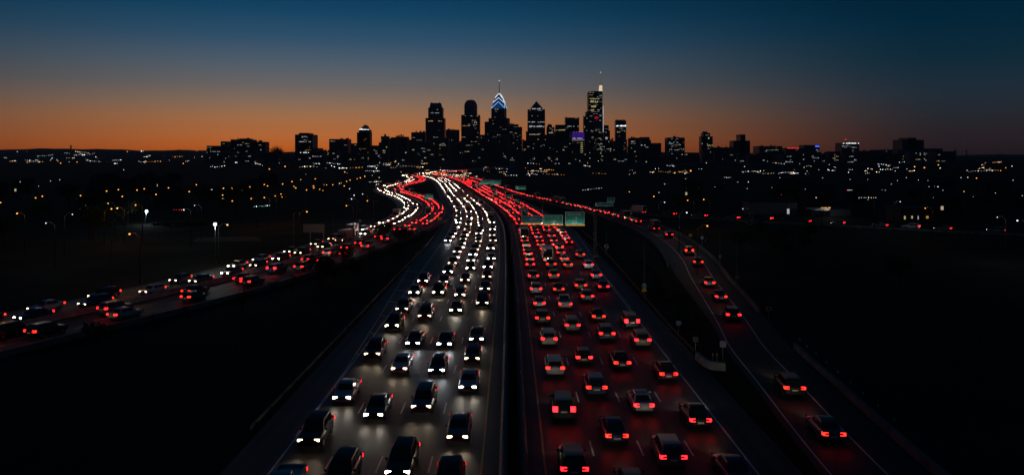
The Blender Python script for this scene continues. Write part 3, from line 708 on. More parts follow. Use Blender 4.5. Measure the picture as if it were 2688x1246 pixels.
b.strip(1546, 1571.5, 260, 261.2, W_YEL); b.strip(1547.5, 1570.5, 264, 270.5, W_YEL, seg=9); b.strip(1550, 1568, 277, 283, W_YEL, seg=7); b.strip(1546, 1572, 288, 291, W_WARM, seg=9)
b.strip(1559, 1568.5, 307, 313, em('red_facade_light', (.6, .01, .03), .5), 'red_panel', proud=.7); b.strip(1580.4, 1582.2, 280, 348, em('edge_light', (.75, .85, 1), .45), 'edge_light', dp=26)
b.done()
b = Bld(1585, 1600, SK + 50, 'narrow_block', 'narrow dark block touching the right side of the tallest tower', fac=0); b.block(1584.5, 1597, 329, lit=.08); b.block(1597, 1600.5, 343, lit=.05); b.strip(1586, 1597, 359, 366, W_COOL, seg=5); b.done()
b = Bld(1615, 1642, SK, 'crowned_tower', 'slim tower with bright white band, jagged top and red beacon', cat='tower', fac=3)
b.block(1615, 1642, 317.5, lit=.06); b.block(1610, 1615, 370, lit=0, dep=20); b.block(1642, 1645, 366.5, lit=0, dep=20)
for i in range(6): b.body.box(b.X(1616.5 + i * 4.3), b.X(1618.6 + i * 4.3), -18, 18, b.Z(318), b.Z(314.6 + (i % 2) * .8))
b.strip(1615, 1642, 329, 332.5, E_WHITE, seg=8); b.strip(1618, 1626, 346, 348, W_YEL, seg=3); beacon(b, 1639, 317, E_RED, 3); b.done()
b = Bld(1651, 1706, SK - 80, 'wide_block', 'wide dark block with rounded left corner right of the slim crowned tower', fac=2); b.block(1652, 1676, 362.5, lit=.06); b.block(1676, 1704.5, 368, lit=.06); b.block(1704.5, 1731, 376, lit=.06); roof_plant(b, 1655, 1675, 362.5, 5); b.strip(1653, 1659, 371.5, 373, em('pink_strip', (1, .5, .55), .8)); b.done()

# left part of the skyline: (columns, top row) boxes of one building each
def simple(xa, xb, boxes, name, label, d=SK - 300, lit=.05, fac=0, plant=(), strips=(), cat='building'):
    b = Bld(xa, xb, d, name, label, fac=fac, cat=cat)
    for x0, x1, y in boxes: b.block(x0, x1, y, lit=lit)
    for x0, x1, y in plant: roof_plant(b, x0, x1, y, 5)
    for x0, x1, ya, yb, m, sg in strips: b.strip(x0, x1, ya, yb, m, seg=sg)
    return b
simple(553, 613, [(553, 589.6, 383), (589.6, 603.7, 371.5), (603.7, 613.5, 384)], 'stepped_block', 'low dark block with a small square turret, far left of the skyline', strips=[(563, 588, 397.3, 398.5, W_COOL, 9)]).done()
simple(613.8, 665, [(613.8, 665, 366.5), (641, 656, 364)], 'apartment_slab', 'wide dark apartment slab with raised roof house, left skyline', plant=[(615, 660, 366)]).done()
simple(666, 702, [(666.4, 701.8, 372.7)], 'apartment_slab', 'dark slab with uneven roof standing left of the rounded tree clump', plant=[(668, 700, 372.7)], strips=[(688, 692, 392.5, 394, W_COOL, 2)]).done()
simple(782, 842, [(782, 827.5, 354), (792, 816, 349.7), (827.5, 842, 389)], 'lone_slab_tower', 'squat slab tower standing alone against the orange sky', strips=[(800, 812, 358, 360.5, W_COOL, 5), (790, 823, 371, 373.5, W_COOL, 12), (795, 836, 399.5, 401.5, E_WHITE, 14)], fac=1).done()
simple(869, 917.6, [(869, 917.6, 365.5)], 'broad_block', 'broad flat dark block left of the lit-capped tower', plant=[(872, 915, 365.5)]).done()
b = simple(940, 974, [(940, 974, 348), (945, 973, 341.6), (924, 940, 376.5)], 'capped_tower', 'narrow tower with white lit band under a small pointed cap', fac=1, cat='tower')
b.body.frustum((b.X(947.5), b.X(970), -16, 16), b.Z(341.6), (b.X(954), b.X(966), -8, 8), b.Z(331)); b.body.frustum((b.X(954), b.X(966), -8, 8), b.Z(331), (b.X(958), b.X(962), -2, 2), b.Z(328.2)); mast(b, 957.5, 323.5, 329, .8)
b.strip(946, 957, 338, 341.5, E_WHITE, seg=3); b.strip(957, 972, 339.5, 341.5, E_WHITE, seg=4); b.done()
simple(975, 1000, [(975.6, 1000, 382)], 'low_block', 'low dark block between the capped tower and the lit-roof building').done()
simple(1000, 1070, [(999.6, 1031, 374.5), (1031, 1070.5, 361)], 'lit_roof_building', 'broad building with one long white light strip under its roof', strips=[(1033.5, 1065.5, 366.4, 368.2, E_WHITE, 0), (1012, 1018, 382, 384.5, W_WARM, 2)], plant=[(1034, 1066, 361)]).done()
simple(1081.6, 1118, [(1081.6, 1117.5, 347.5), (1070, 1082, 367)], 'plant_topped_block', 'dark block with bumpy roof directly left of the stepped tower', plant=[(1084, 1114, 347.5)], strips=[(1084, 1118, 392, 394.5, W_YEL, 12)]).done()
simple(1171, 1205, [(1171.5, 1205, 341)], 'bumpy_roof_block', 'dark block with lumpy roof in the gap between first two tall towers', plant=[(1173, 1203, 341)]).done()
simple(1260, 1275, [(1260, 1275, 354)], 'infill_block', 'low dark infill between the domed and chevron towers').done()
# right part of the skyline
simple(1749, 1793, [(1749, 1793, 361.5)], 'sparkling_block', 'dark block speckled with many lit windows and roof masts', lit=.22, plant=[(1760, 1782, 361.5)], fac=0).done()
simple(1838, 1868, [(1838, 1867.5, 358.5), (1843, 1860.5, 349.5)], 'stepped_turret_block', 'slender dark block with narrower rounded top and yellow lit floor', plant=[(1845, 1859, 349.5)], strips=[(1853, 1867, 380, 383, W_YEL, 5), (1855, 1859, 361, 365, W_YEL, 1)]).done()
simple(1846, 1919, [(1846, 1919, 387)], 'long_low_block', 'long low dark block left of the chimney-topped slab', plant=[(1870, 1915, 387)]).done()
simple(1920, 1963, [(1920, 1963, 369.5), (1938, 1951, 353.5)], 'chimney_topped_slab', 'plain dark slab with tall square roof block, right skyline', lit=.004, fac=2).done()
simple(1985, 2044, [(1985, 2044, 384)], 'low_office', 'low dark office with two lit floors right of the plain slab', plant=[(1990, 2040, 384)], strips=[(2003, 2023, 393, 395.5, W_YEL, 7), (2003, 2021, 410, 413, W_YEL, 7)]).done()
simple(2035, 2111, [(2035, 2111, 405)], 'lit_deck_building', 'long low building with two full rows of yellow lit bays', d=2300, strips=[(2037, 2111, 408.5, 411, W_YEL, 22), (2043, 2110, 415.5, 419.5, W_WARM, 20)]).done()
simple(2057, 2101, [(2057, 2101, 389)], 'red_dotted_block', 'low dark block with a line of red roof lights', strips=[(2060, 2090, 388, 390, E_RED, 6)]).done()
simple(2104, 2144, [(2104, 2144, 381)], 'blue_sign_block', 'dark block with a bright blue roof sign at its right end', strips=[(2133, 2143, 382.5, 386, E_BLUE, 0)]).done()
b = simple(2201, 2246, [(2201, 2246, 375)], 'bright_parapet_block', 'block with bright white parapet lights and a red-tipped mast', lit=.12, strips=[(2204, 2246, 375, 377.5, E_WHITE, 11), (2228, 2246, 396, 398, W_YEL, 6)]); mast(b, 2220, 367, 375, 1.2); beacon(b, 2220, 366.5, E_RED, 2.5); b.done()
simple(2264, 2296, [(2264, 2296, 396)], 'low_block', 'small low dark block right of the block with bright parapet', plant=[(2266, 2294, 396)]).done()
simple(2296, 2355, [(2296, 2355, 393)], 'low_block', 'longer low dark block touching the far right slab tower', strips=[(2302, 2306, 391.5, 393, W_COOL, 1)]).done()
simple(2356, 2412, [(2356, 2412, 367.5), (2371, 2392, 362)], 'far_right_slab', 'plain dark slab tower, last tall block on the right', lit=.004, fac=2).done()
simple(2413, 2462, [(2413.6, 2462, 390)], 'low_block', 'low dark block touching the right side of the far right slab', lit=.01).done()
for x, y in ((2508, 392), (2537, 393)):
    b = Bld(x - 1.8, x + 1.8, SK, 'chimney_stack', 'thin dark chimney, %s of two on the far right horizon' % ('left and thicker' if x < 2520 else 'right and thinner'), cat='chimney')
    b.body.tube((0, 0, -1), (0, 0, b.Z(y)), 4.2 if x < 2520 else 2.2, 2.6 if x < 2520 else 1.4, 10); b.done()
b = Bld(184, 188, 6000, 'water_tower', 'lone dark tower stub on the far left ridge line', cat='tower'); b.body.tube((0, 0, 0), (0, 0, b.Z(384)), 5, 5, 10); b.body.tube((0, 0, b.Z(385)), (0, 0, b.Z(381.5)), 6.4, 6.0, 10); b.done()

# lower blocks in front of and between the towers
rnd = random.Random(5)
rows = [('stepped and domed towers', 985, 1275, 14), ('chevron and pyramid towers', 1265, 1460, 11), ('tallest and slim crowned towers', 1455, 1700, 13),
        ('left skyline', 545, 990, 15), ('right skyline', 1695, 2080, 13), ('far right skyline', 2075, 2480, 12)]
for nm, xa, xb, n in rows:
    w0 = (xb - xa) / n
    for i in range(n):
        wpx = w0 * rnd.uniform(.8, 1.5); x = xa + w0 * i + rnd.uniform(-5, 5); d = rnd.choice((1750, 2050, 2350)); dense = 'tower' in nm
        top = rnd.uniform(352, 404) if dense else rnd.uniform(394, 412)
        b = Bld(x, x + wpx, d, 'low_rise_block', 'dark low-rise block, %s from left below the %s' % (ordw(i + 1), nm), fac=rnd.randrange(4), group='low-rise blocks below the skyline')
        b.block(x, x + wpx, top, lit=rnd.choice((.03, .06, .1, .2)) if dense else rnd.choice((.03, .08, .16)))
        if rnd.random() < .6: roof_plant(b, x + 1, x + wpx - 1, top, 3, seed=i)
        b.done()

# ------------------------------------------------------------------ far lights too many to count
dl = MB(); rl = random.Random(9)
E_DOT = [em('dot_white', (.9, .95, 1), 2.6), em('dot_warm', (1, .76, .45), 2.4), em('dot_orange', (1, .36, .06), 2.4), em('dot_green_white', (.7, 1, .9), 3.5), em('dot_red', (1, .06, .05), 3)]
def dot(x, y, mi, sz=.42):
    if y < 419 and x < 560 or y < 413:
        d = 4300.
        while d < 8950 and zat(y, d) > hill_z(xat(x, d), d) + 6: d += 50
        z = max(zat(y, d), 4)
    else:
        z = rl.uniform(4, 8); d = min(2700, (H - z) * F / (y - Y0)); z = zat(y, d)
        if 1700 < d and z > 20: z = 12
    dl.octa((xat(x, d), d, z), d / 762 * sz * rl.choice((.4, .5, .55, .7, 1.0)), mi)
CL = [(0, 550, 395, 432, 105, (7, 3, 2, 0, 0)), (0, 330, 414, 428, 45, (6, 4, 2, 0, 0)), (170, 240, 401, 409, 26, (8, 2, 0, 0, 0)), (355, 560, 410, 430, 40, (7, 3, 1, 0, 0)), (550, 1000, 408, 446, 150, (7, 4, 1, 1, 0)),
      (985, 1130, 418, 452, 110, (5, 6, 3, 1, .3)), (1120, 1330, 438, 462, 90, (4, 6, 5, 0, .2)), (1130, 1260, 456, 464, 60, (6, 6, 1, 0, 0)), (1330, 1660, 415, 460, 130, (7, 5, 3, 1, .3)), (1385, 1445, 438, 456, 28, (1, 4, 8, 0, 0)),
      (1650, 2080, 412, 456, 150, (7, 4, 2, 1, .4)), (1650, 1830, 446, 456, 34, (3, 4, 6, 0, 0)), (2080, 2360, 428, 456, 110, (8, 4, 2, 2, .3)), (2300, 2688, 406, 452, 80, (6, 4, 4, 0, .2)), (2570, 2688, 436, 450, 26, (1, 3, 8, 0, 0)),
      (1400, 2688, 450, 540, 46, (8, 2, 2, 1, .3)), (0, 1000, 446, 560, 34, (7, 3, 3, 1, .3)), (780, 1000, 448, 500, 40, (5, 4, 6, 0, .6))]
for xa, xb, ya, yb, n, wts in CL:
    left = int(n * .62)
    while left > 0:                                     # short street rows, knots and singles
        cx_, cy_, k = rl.uniform(xa, xb), ya + (yb - ya) * rl.random() ** .8, rl.choice((1, 1, 1, 2, 3, 5, 8)); c0 = rl.choices(range(5), wts)[0]; st_ = rl.uniform(1.6, 8); sl_ = rl.uniform(-.12, .12)
        for j in range(k):
            left -= 1; dot(cx_ + (j - k / 2) * st_ + rl.uniform(-.8, .8), min(yb, max(ya, cy_ + sl_ * (j - k / 2) * st_ + rl.uniform(-.5, .5))), c0 if rl.random() < .8 else rl.choices(range(5), wts)[0])
tag(dl.build('distant_city_lights', E_DOT), 'scatter of tiny distant lights below the skyline', 'lights', kind='stuff')

# ------------------------------------------------------------------ street lamps (each at its own place)
LAMP = {}
def lamp_mat(c):
    col = {'orange': (1, .37, .05), 'white': (.88, .95, 1), 'amber': (1, .62, .22), 'green': (.62, 1, .86), 'red': (1, .08, .05)}[c]
    return em('street_lamp_' + c, col, {'orange': 2.4, 'white': 2.2, 'amber': 2.4}.get(c, 1.5)), col
def street_lamp(x, y, c, label, size=1.0, z=9.0, light=0.0, arm=1):
    p = gpt(x, y, z); d = p.y; r = max(.22, d / 762 * (.80 if c == 'orange' else .6)) * size
    if r > 1.0: r = 1.0 * size
    root = empty('street_lamp', (p.x + arm * 1.8, d, 0))
    MB().tube((0, 0, 0), (0, 0, z - .4), .13, .08, 8).build('pole', M_DSTEEL, root)
    MB().tube((0, 0, z - .45), (-arm * .9, 0, z + .25), .06, n=6).tube((-arm * .9, 0, z + .25), (-arm * 1.8, 0, z + .18), .055, n=6).build('arm', M_DSTEEL, root)
    m, col = lamp_mat(c)
    MB().frustum((-arm * 1.8 - .28, -arm * 1.8 + .28, -.2, .2), z + .10 + r * .5, (-arm * 1.8 - .12, -arm * 1.8 + .12, -.08, .08), z + .34 + r * .5).build('housing', M_DSTEEL, root)
    MB().ball((-arm * 1.8, 0, z), r * .8, r * .62, 8, 4).build('lamp_globe', m, root)
    if light:
        l = bpy.data.lights.new('lamp_glow', 'POINT'); l.energy = light; l.color = col; l.shadow_soft_size = .3
        o = bpy.data.objects.new('lamp_glow', l); COL.objects.link(o); o.parent = root; o.location = (-arm * 1.8, 0, z - r - .35); o['kind'] = 'helper'
    tag(root, label, 'street lamp', 'street lamps'); return root
def c4(x, y): return x * .2847, 360 + y * .2847
def c2(x, y): return 500 + x * .2523, 300 + y * .2523
def c3(x, y): return 1650 + x * .40295, 320 + y * .403
A = [(*c4(x, y), 'orange', 1.0) for x, y in ((5, 602), (157, 703), (328, 559), (390, 545), (743, 539), (983, 497), (1091, 484), (1128, 546), (1264, 488), (1330, 477), (1439, 528), (1554, 467), (1744, 502), (1811, 439), (2061, 471), (2138, 473), (2053, 533), (2142, 588), (1028, 660), (1250, 625), (535, 222), (560, 240), (710, 230), (1690, 243))]
A += [(*c4(1081, 655), 'amber', 1), (*c4(998, 610), 'amber', .7), (*c4(1694, 667), 'green', .8)]
A += [(*c4(x, y), 'white', .6) for x, y in ((186, 412), (466, 405), (550, 393), (757, 632), (668, 711), (423, 792), (1794, 629), (1140, 300))]
B = [(*c2(x, y), 'orange', s) for x, y, s in ((430, 770, 1), (343, 770, 1), (620, 755, 1), (768, 731, .9), (802, 745, .9), (632, 876, .9), (768, 866, 1), (881, 850, .7), (942, 830, .8), (953, 860, .7), (1057, 700, .9), (1095, 765, 1), (1076, 750, .7), (1147, 680, .6), (958, 725, .9), (1298, 672, .8),
      (1279, 745, .9), (1279, 768, .7), (1345, 780, .7), (1378, 793, .6), (1207, 787, .9), (1211, 1013, 1), (1605, 600, .8), (1600, 745, .8), (1660, 685, .7), (1625, 697, .7), (1481, 733, .7), (1767, 660, .8), (1813, 645, .8), (1735, 670, .6), (1623, 950, .9), (1840, 900, .9), (821, 570, .9), (984, 543, 1))]
B += [(*c2(x, y), 'white', s) for x, y, s in ((540, 400, .6), (254, 450, .6), (1655, 775, .8), (1703, 842, .9), (1676, 882, .8), (1790, 830, .8))]
C_ = [(*c3(x, y), 'orange', s) for x, y, s in ((165, 485, .9), (385, 510, .9), (490, 505, .9), (513, 677, .9), (5, 455, .7), (1933, 562, .8), (2185, 453, .7), (2267, 366, .8), (405, 318, 1.2), (1863, 292, 1), (1927, 298, 1), (2018, 280, .8))]
C_ += [(*c3(x, y), 'white', s) for x, y, s in ((235, 405, .6), (198, 460, .6), (235, 523, .7), (745, 565, .5), (1222, 493, .7), (1770, 520, .7), (1560, 505, .4), (1443, 375, .5), (985, 365, .6), (372, 370, .5), (712, 392, .5), (773, 435, .5), (1152, 437, .5), (933, 428, .4), (563, 423, .4), (1652, 443, .4),
       (1673, 445, .5), (2048, 445, .5), (1985, 490, .3), (2245, 487, .3), (2390, 463, .5), (2565, 480, .5), (2505, 380, .6), (2210, 361, .7), (2166, 363, .6), (2111, 368, .5), (1950, 382, .4), (1888, 378, .5), (1810, 363, .6), (1752, 382, .5), (1712, 405, .5), (1558, 375, .4), (1265, 365, .5), (2402, 620, .5), (2533, 642, .9), (380, 590, .9))]
C_ += [(*c3(995, 475), 'red', .5)]
def lamp_set(L, where, lit):
    L = sorted(L, key=lambda t: t[0]); cnt = {}
    for i, (x, y, c, s) in enumerate(L):
        cnt[c] = cnt.get(c, 0) + 1
        near = y > 480
        street_lamp(x, y, c, '%s street lamp, %s %s one from the left %s' % (c, ordw(cnt[c]), c, where), s, light=(150 * s if lit(x, y, c) else 0), arm=1 if i % 2 else -1)
lamp_set(A, 'in the dark left district', lambda x, y, c: y > 530)
lamp_set(B, 'between left district and highway', lambda x, y, c: y > 505 and c != 'green')
lamp_set(C_, 'right of the highway', lambda x, y, c: y > 520)
# two bright floodlight masts and one companion
def flood(x, y, ybase, label, power, big=1.0, lean=0.0):
    d = H * F / (ybase - Y0); z = zat(y, d); X = xat(x, d); root = empty('floodlight_mast', (X + lean, d, 0))
    MB().tube((0, 0, 0), (-lean, 0, z - .1), .1, .06, 8).build('pole', M_POLE, root)
    MB().box(-lean - .3, -lean + .3, -.12, .12, z + .36 * big, z + .36 * big + .1).build('crossbar', M_STEEL, root)
    MB().ball((-lean, -.12, z), .36 * big, .34 * big, 10, 5).build('lamp', em('floodlight_lens', (.84, .96, 1), 6), root)
    l = bpy.data.lights.new('floodlight', 'POINT'); l.energy = power; l.color = (.82, .95, 1); l.shadow_soft_size = .3
    o = bpy.data.objects.new('floodlight', l); COL.objects.link(o); o.parent = root; o.location = (-lean, -.2, z - .75); o['kind'] = 'helper'
    tag(root, label, 'floodlight')
flood(385, 554.5, 588, 'dazzling white floodlight on a leaning mast among scrub, far left', 500, 1.3, lean=-.8)
flood(565, 588.5, 699, 'cold white floodlight on a tall mast above the parking lot', 260, .9)
street_lamp(597, 590, 'amber', 'pale amber lamp beside the cold white floodlight mast', 1.0, 8, 160, -1)
street_lamp(340, 614, 'orange', 'lone bright orange lamp in the dark field left of the floodlight mast', 1.0, 8.5, 160)

# unlit poles: thin grey columns
def pole(x, ytop, ybase, label, r=.14):
    d = H * F / (ybase - Y0); z = zat(ytop, d); root = empty('light_pole', (xat(x, d), d, 0))
    MB().tube((0, 0, 0), (0, 0, z), r * .8, r * .45, 8).build('shaft', M_POLE, root); MB().tube((0, 0, z - .05), (1.0, 0, z + .2), .04, n=6).box(.95, 1.4, -.1, .1, z + .15, z + .25).build('arm', M_POLE, root)
    MB().box(-.25, .25, -.25, .25, 0, .25).build('base', M_CONCD, root); tag(root, label, 'light pole', 'unlit light poles')
for x, yt, yb, lb in ((293, 630, 757, 'unlit grey pole left of the oncoming left road, nearest the left edge'), (771, 560, 655, 'unlit grey pole behind the left road, left of the sign back'), (876, 555, 636, 'unlit grey pole right of the large sign back'),
                      (935, 552, 620, 'unlit grey pole behind the left road bend, further left'), (981, 528, 575, 'unlit grey pole behind the left road bend, further right'), (1691, 631, 776, 'tall unlit pole behind the orange and blue shield sign'), (1592, 590, 668, 'unlit pole behind the round teal sign'),
                      (1783, 553, 612, 'unlit pole rising behind the small white ramp sign'), (1843, 583, 640, 'unlit pole behind the blue shield on the ramp bend'), (1890, 605, 697, 'unlit pole behind the small oval sign right of the ramp'), (1934, 620, 757, 'tallest unlit pole right of the ramp'),
                      (1376, 527, 560, 'short unlit lamp pole between highway and ramp'), (1424, 536, 566, 'thin unlit pole under the ramp curve'), (1416, 488, 520, 'left one of two thin poles beyond the ramp'), (1447, 497, 528, 'right one of two thin poles beyond the ramp')):
    pole(x, yt, yb, lb)

# ------------------------------------------------------------------ overhead signs and gantries
M_GREEN = mat('sign_green', (.002, .21, .16), .45, noise=.12, nscale=.8); M_TEAL = mat('sign_teal', (.01, .13, .18), .45, noise=.12, nscale=.8)
M_SWHITE = mat('sign_white', (.8, .82, .8), .45); M_SBLUE = mat('sign_blue', (.10, .42, .85), .45, noise=.1); M_SYEL = mat('sign_yellow', (.90, .55, .04), .45, noise=.1); M_SBACK = mat('sign_back', (.22, .23, .24), .5, .4, noise=.2)
M_LETTER = mat('worn_sign_lettering', (.75, .80, .78), .5)
M_SGREY = mat('sign_faded_white', (.42, .45, .52), .5, noise=.2); E_TRAY = em('sign_light_tray', (1, .46, .07), .75)
def strokes(rnd, x0, x1, z, h, y, n):
    """a line of worn white lettering, too far off to read"""
    m = MB(); x = x0; w_ = (x1 - x0) / n
    for i in range(n):
        if rnd.random() < .86:
            a = x + w_ * .12; b = x + w_ * .78; k = rnd.randrange(4); t = h * .18
            if k != 1: m.box(a, a + t, y - .02, y, z, z + h)
            if k != 3: m.box(a + t * 1.02, b, y - .02, y, z + h - t, z + h)
            if k in (0, 1, 3): m.box(a + t * 1.02, b, y - .02, y, z, z + t)
            if k in (1, 2): m.box(b - t, b, y - .02, y, z + t * 1.02, z + h - t * 1.02)
        x += w_
    return m
def sign_panel(root, x0, x1, z0, z1, y, m, rows, seed, tray=True, power=0.0, border=True):
    p = MB().box(x0, x1, y, y + .1, z0, z1).build('sign_panel', m, root); rnd = random.Random(seed); e = .07; q = y - .012
    if border: MB().box(x0, x1, q, y, z1 - e, z1).box(x0, x1, q, y, z0, z0 + e).box(x0, x0 + e, q, y, z0 + e, z1 - e).box(x1 - e, x1, q, y, z0 + e, z1 - e).build('border', M_LETTER, p)
    for (a, b, zf, hf, n) in rows:
        L = strokes(rnd, x0 + (x1 - x0) * a, x0 + (x1 - x0) * b, z0 + (z1 - z0) * zf, (z1 - z0) * hf, y - .003, n)
        if L.v: L.build('lettering', M_LETTER, p)
    if tray:
        MB().box(x0 - .04, x1 + .04, y - .75, y - .55, z0 - .22, z0 - .1).box(x0 + .3, x0 + .38, y - .56, y + .05, z0 - .2, z0 - .14).box(x1 - .38, x1 - .3, y - .56, y + .05, z0 - .2, z0 - .14).build('light_tray', E_TRAY, root)
    if power:
        l = bpy.data.lights.new('sign_light', 'AREA'); l.shape = 'RECTANGLE'; l.size = (x1 - x0) * .95; l.size_y = .14; l.energy = power; l.color = (.85, 1, .93)
        o = bpy.data.objects.new('sign_light', l); COL.objects.link(o); o.parent = root; o.location = ((x0 + x1) / 2, y - .66, z0 - .06); o.rotation_euler = (R(180 - 24), 0, 0); o['kind'] = 'helper'
    return p
def truss(root, x0, x1, z, y, h=.8):
    m = MB()
    for dy in (-.35, .35):
        for dz in (0, h): m.tube((x0, y + dy, z + dz), (x1, y + dy, z + dz), .06, n=6)
    n = max(2, int((x1 - x0) / 1.4)); s_ = (x1 - x0) / n
    for i in range(n):
        a, b_ = x0 + i * s_, x0 + (i + 1) * s_
        for dy in (-.35, .35): m.tube((a, y + dy, z + (0 if i % 2 else h)), (b_, y + dy, z + (h if i % 2 else 0)), .035, n=5)
    m.build('truss', M_DSTEEL, root)
def column(root, x, y, z, r=.22): MB().tube((x, y, 0), (x, y, z), r, r * .8, 10).build('column', M_POLE, root); MB().box(x - .4, x + .4, y - .4, y + .4, 0, .5).build('footing', M_CONCD, root)

GD = 165.0
gx = lambda px: xat(px, GD); gz = lambda py: zat(py, GD)
gr = empty('sign_gantry', (0, GD, 0)); truss(gr, gx(1331), gx(1562), 7.5, .5, 1.0); column(gr, gx(1560.2), .2, 9.2, .2); column(gr, gx(1566), .8, 9.2, .2); column(gr, .0, .5, 8.8, .2)
tag(gr, 'overhead steel gantry carrying three green signs across the tail-lamp lanes', 'gantry')
def big_sign(px0, px1, py0, py1, m, rows, seed, label, power):
    r_ = empty('highway_sign', (0, GD, 0)); sign_panel(r_, gx(px0), gx(px1), gz(py1), gz(py0), 0, m, rows, seed, True, power); tag(r_, label, 'road sign', 'overhead signs on the near gantry')
big_sign(1484, 1534, 556, 588.5, M_GREEN, [(.12, .86, .74, .13, 5), (.50, .62, .46, .12, 2), (.10, .62, .26, .07, 7), (.32, .62, .08, .10, 3)], 4, 'largest, right-hand green highway sign with white lettering on the gantry', 17)
big_sign(1427.5, 1477.5, 564, 587.5, M_GREEN, [(.10, .86, .72, .09, 9), (.40, .66, .32, .11, 3), (.50, .74, .10, .11, 2)], 5, 'middle green highway sign with white lettering on the gantry', 10)
big_sign(1369, 1425.5, 566, 585, M_TEAL, [(.40, .56, .45, .18, 2), (.6, .9, .5, .08, 4)], 6, 'dim bluish left-hand highway sign over the tail-lamp lanes', 5)

# far gantries
def gantry(name, d, xa, xb, zt, label):
    r_ = empty(name, (0, d, 0)); truss(r_, xat(xa, d), xat(xb, d), zt, .6, .9); column(r_, xat(xa, d) + .2, .6, zt + .8); column(r_, xat(xb, d) - .2, .6, zt + .8); tag(r_, label, 'gantry'); return r_
gantry('sign_gantry', 292, 1188, 1310, 6.6, 'dark gantry over the oncoming lanes seen from behind')
for i, (a, b_) in enumerate(((1196, 1210), (1212, 1225), (1227, 1241))):
    r_ = empty('highway_sign', (0, 292, 0)); sign_panel(r_, xat(a, 292), xat(b_, 292), 5.9, 8.3, .1, M_SBACK, [], i, False, 0, False); tag(r_, 'dark back of an overhead sign above the oncoming lanes, %s of three' % ('left', 'middle', 'right')[i], 'road sign')
gantry('sign_gantry', 427, 1244, 1324, 6.4, 'distant gantry carrying the wide green sign over the far tail lamps')
r_ = empty('highway_sign', (0, 427, 0)); sign_panel(r_, xat(1260, 427), xat(1284, 427), zat(483, 427), zat(472.5, 427), 0, M_GREEN, [(.2, .8, .4, .2, 5)], 9, False, 20); tag(r_, 'distant green sign over the far tail lamps, left panel', 'road sign')
r_ = empty('highway_sign', (0, 427, 0)); sign_panel(r_, xat(1285.5, 427), xat(1315, 427), zat(484, 427), zat(472.5, 427), 0, M_GREEN, [(.1, .5, .5, .25, 4), (.6, .9, .3, .2, 3)], 10, False, 22); tag(r_, 'distant green sign over the far tail lamps, wider right panel', 'road sign')
r_ = empty('exit_sign', (0, 400, 0)); sign_panel(r_, xat(1353, 400), xat(1381, 400), zat(496.5, 400), zat(488, 400), 0, M_GREEN, [(.05, .3, .3, .5, 2)], 12, False, 14); column(r_, xat(1356, 400), .3, zat(489, 400), .15); column(r_, xat(1378, 400), .3, zat(489, 400), .15); tag(r_, 'small far green sign beside the upper end of the exit ramp', 'road sign')
r_ = empty('exit_sign', (0, 352, 0)); sign_panel(r_, xat(1115, 352), xat(1137, 352), zat(521, 352), zat(510, 352), 0, M_GREEN, [(.2, .8, .4, .25, 4)], 13, False, 12); column(r_, xat(1118, 352), .3, zat(512, 352), .13); column(r_, xat(1134, 352), .3, zat(512, 352), .13); tag(r_, 'small green sign on posts between left road and oncoming lanes', 'road sign')
r_ = empty('exit_sign', (0, 300, 0)); sign_panel(r_, xat(1563, 300), xat(1609, 300), zat(541.5, 300), zat(531.5, 300), 0, M_TEAL, [(0, .06, .1, .8, 1)], 14, False, 4); sign_panel(r_, xat(1594, 300), xat(1614, 300), zat(530, 300), zat(518, 300), .05, M_TEAL, [], 15, False, 2); column(r_, xat(1568, 300), .4, zat(532, 300), .13); column(r_, xat(1612, 300), .4, zat(516, 300), .15); tag(r_, 'dim teal two-panel sign beyond the exit ramp', 'road sign')
# large sign seen from behind, left of the left road
r_ = empty('highway_sign', (0, 192, 0)); D_ = 192; sign_panel(r_, xat(796, D_), xat(851, D_), zat(610, D_), zat(588, D_), 0, M_SBACK, [], 3, False, 0, False)
for x in (814, 849): MB().tube((xat(x, D_), .2, 0), (xat(x, D_), .2, zat(590, D_)), .1, n=8).build('post', M_STEEL, r_)
tag(r_, 'large blank grey back of a road sign on two posts beside the left road', 'road sign')

# ------------------------------------------------------------------ small roadside signs
def shield(w_, h):
    return [(-w_ * .5, h * .18), (-w_ * .42, -h * .28), (0, -h * .5), (w_ * .42, -h * .28), (w_ * .5, h * .18), (w_ * .34, h * .42), (w_ * .42, h * .5), (0, h * .42), (-w_ * .42, h * .5), (-w_ * .34, h * .42)]
def rect(w_, h, c=.12):
    c *= min(w_, h); return [(-w_ / 2 + c, -h / 2), (w_ / 2 - c, -h / 2), (w_ / 2, -h / 2 + c), (w_ / 2, h / 2 - c), (w_ / 2 - c, h / 2), (-w_ / 2 + c, h / 2), (-w_ / 2, h / 2 - c), (-w_ / 2, -h / 2 + c)]
def disc(r): return [(r * math.cos(2 * math.pi * k / 18), r * math.sin(2 * math.pi * k / 18)) for k in range(18)]
def trapz(w_, h): return [(-w_ / 2, -h / 2), (w_ / 2, -h / 2), (w_ * .33, h / 2), (-w_ * .33, h / 2)]
def arrow(w_, h): return [(-w_ * .14, -h / 2), (w_ * .14, -h / 2), (w_ * .14, h * .05), (w_ * .5, h * .05), (0, h / 2), (-w_ * .5, h * .05), (-w_ * .14, h * .05)]
def plate(root, name, outline, z, m, y=-.06, t=.03):
    b = MB(); n = len(outline)
    b.rings([[(x, yy, z + zz) for x, zz in outline] for yy in (y, y + t)]); return b.build(name, m, root)
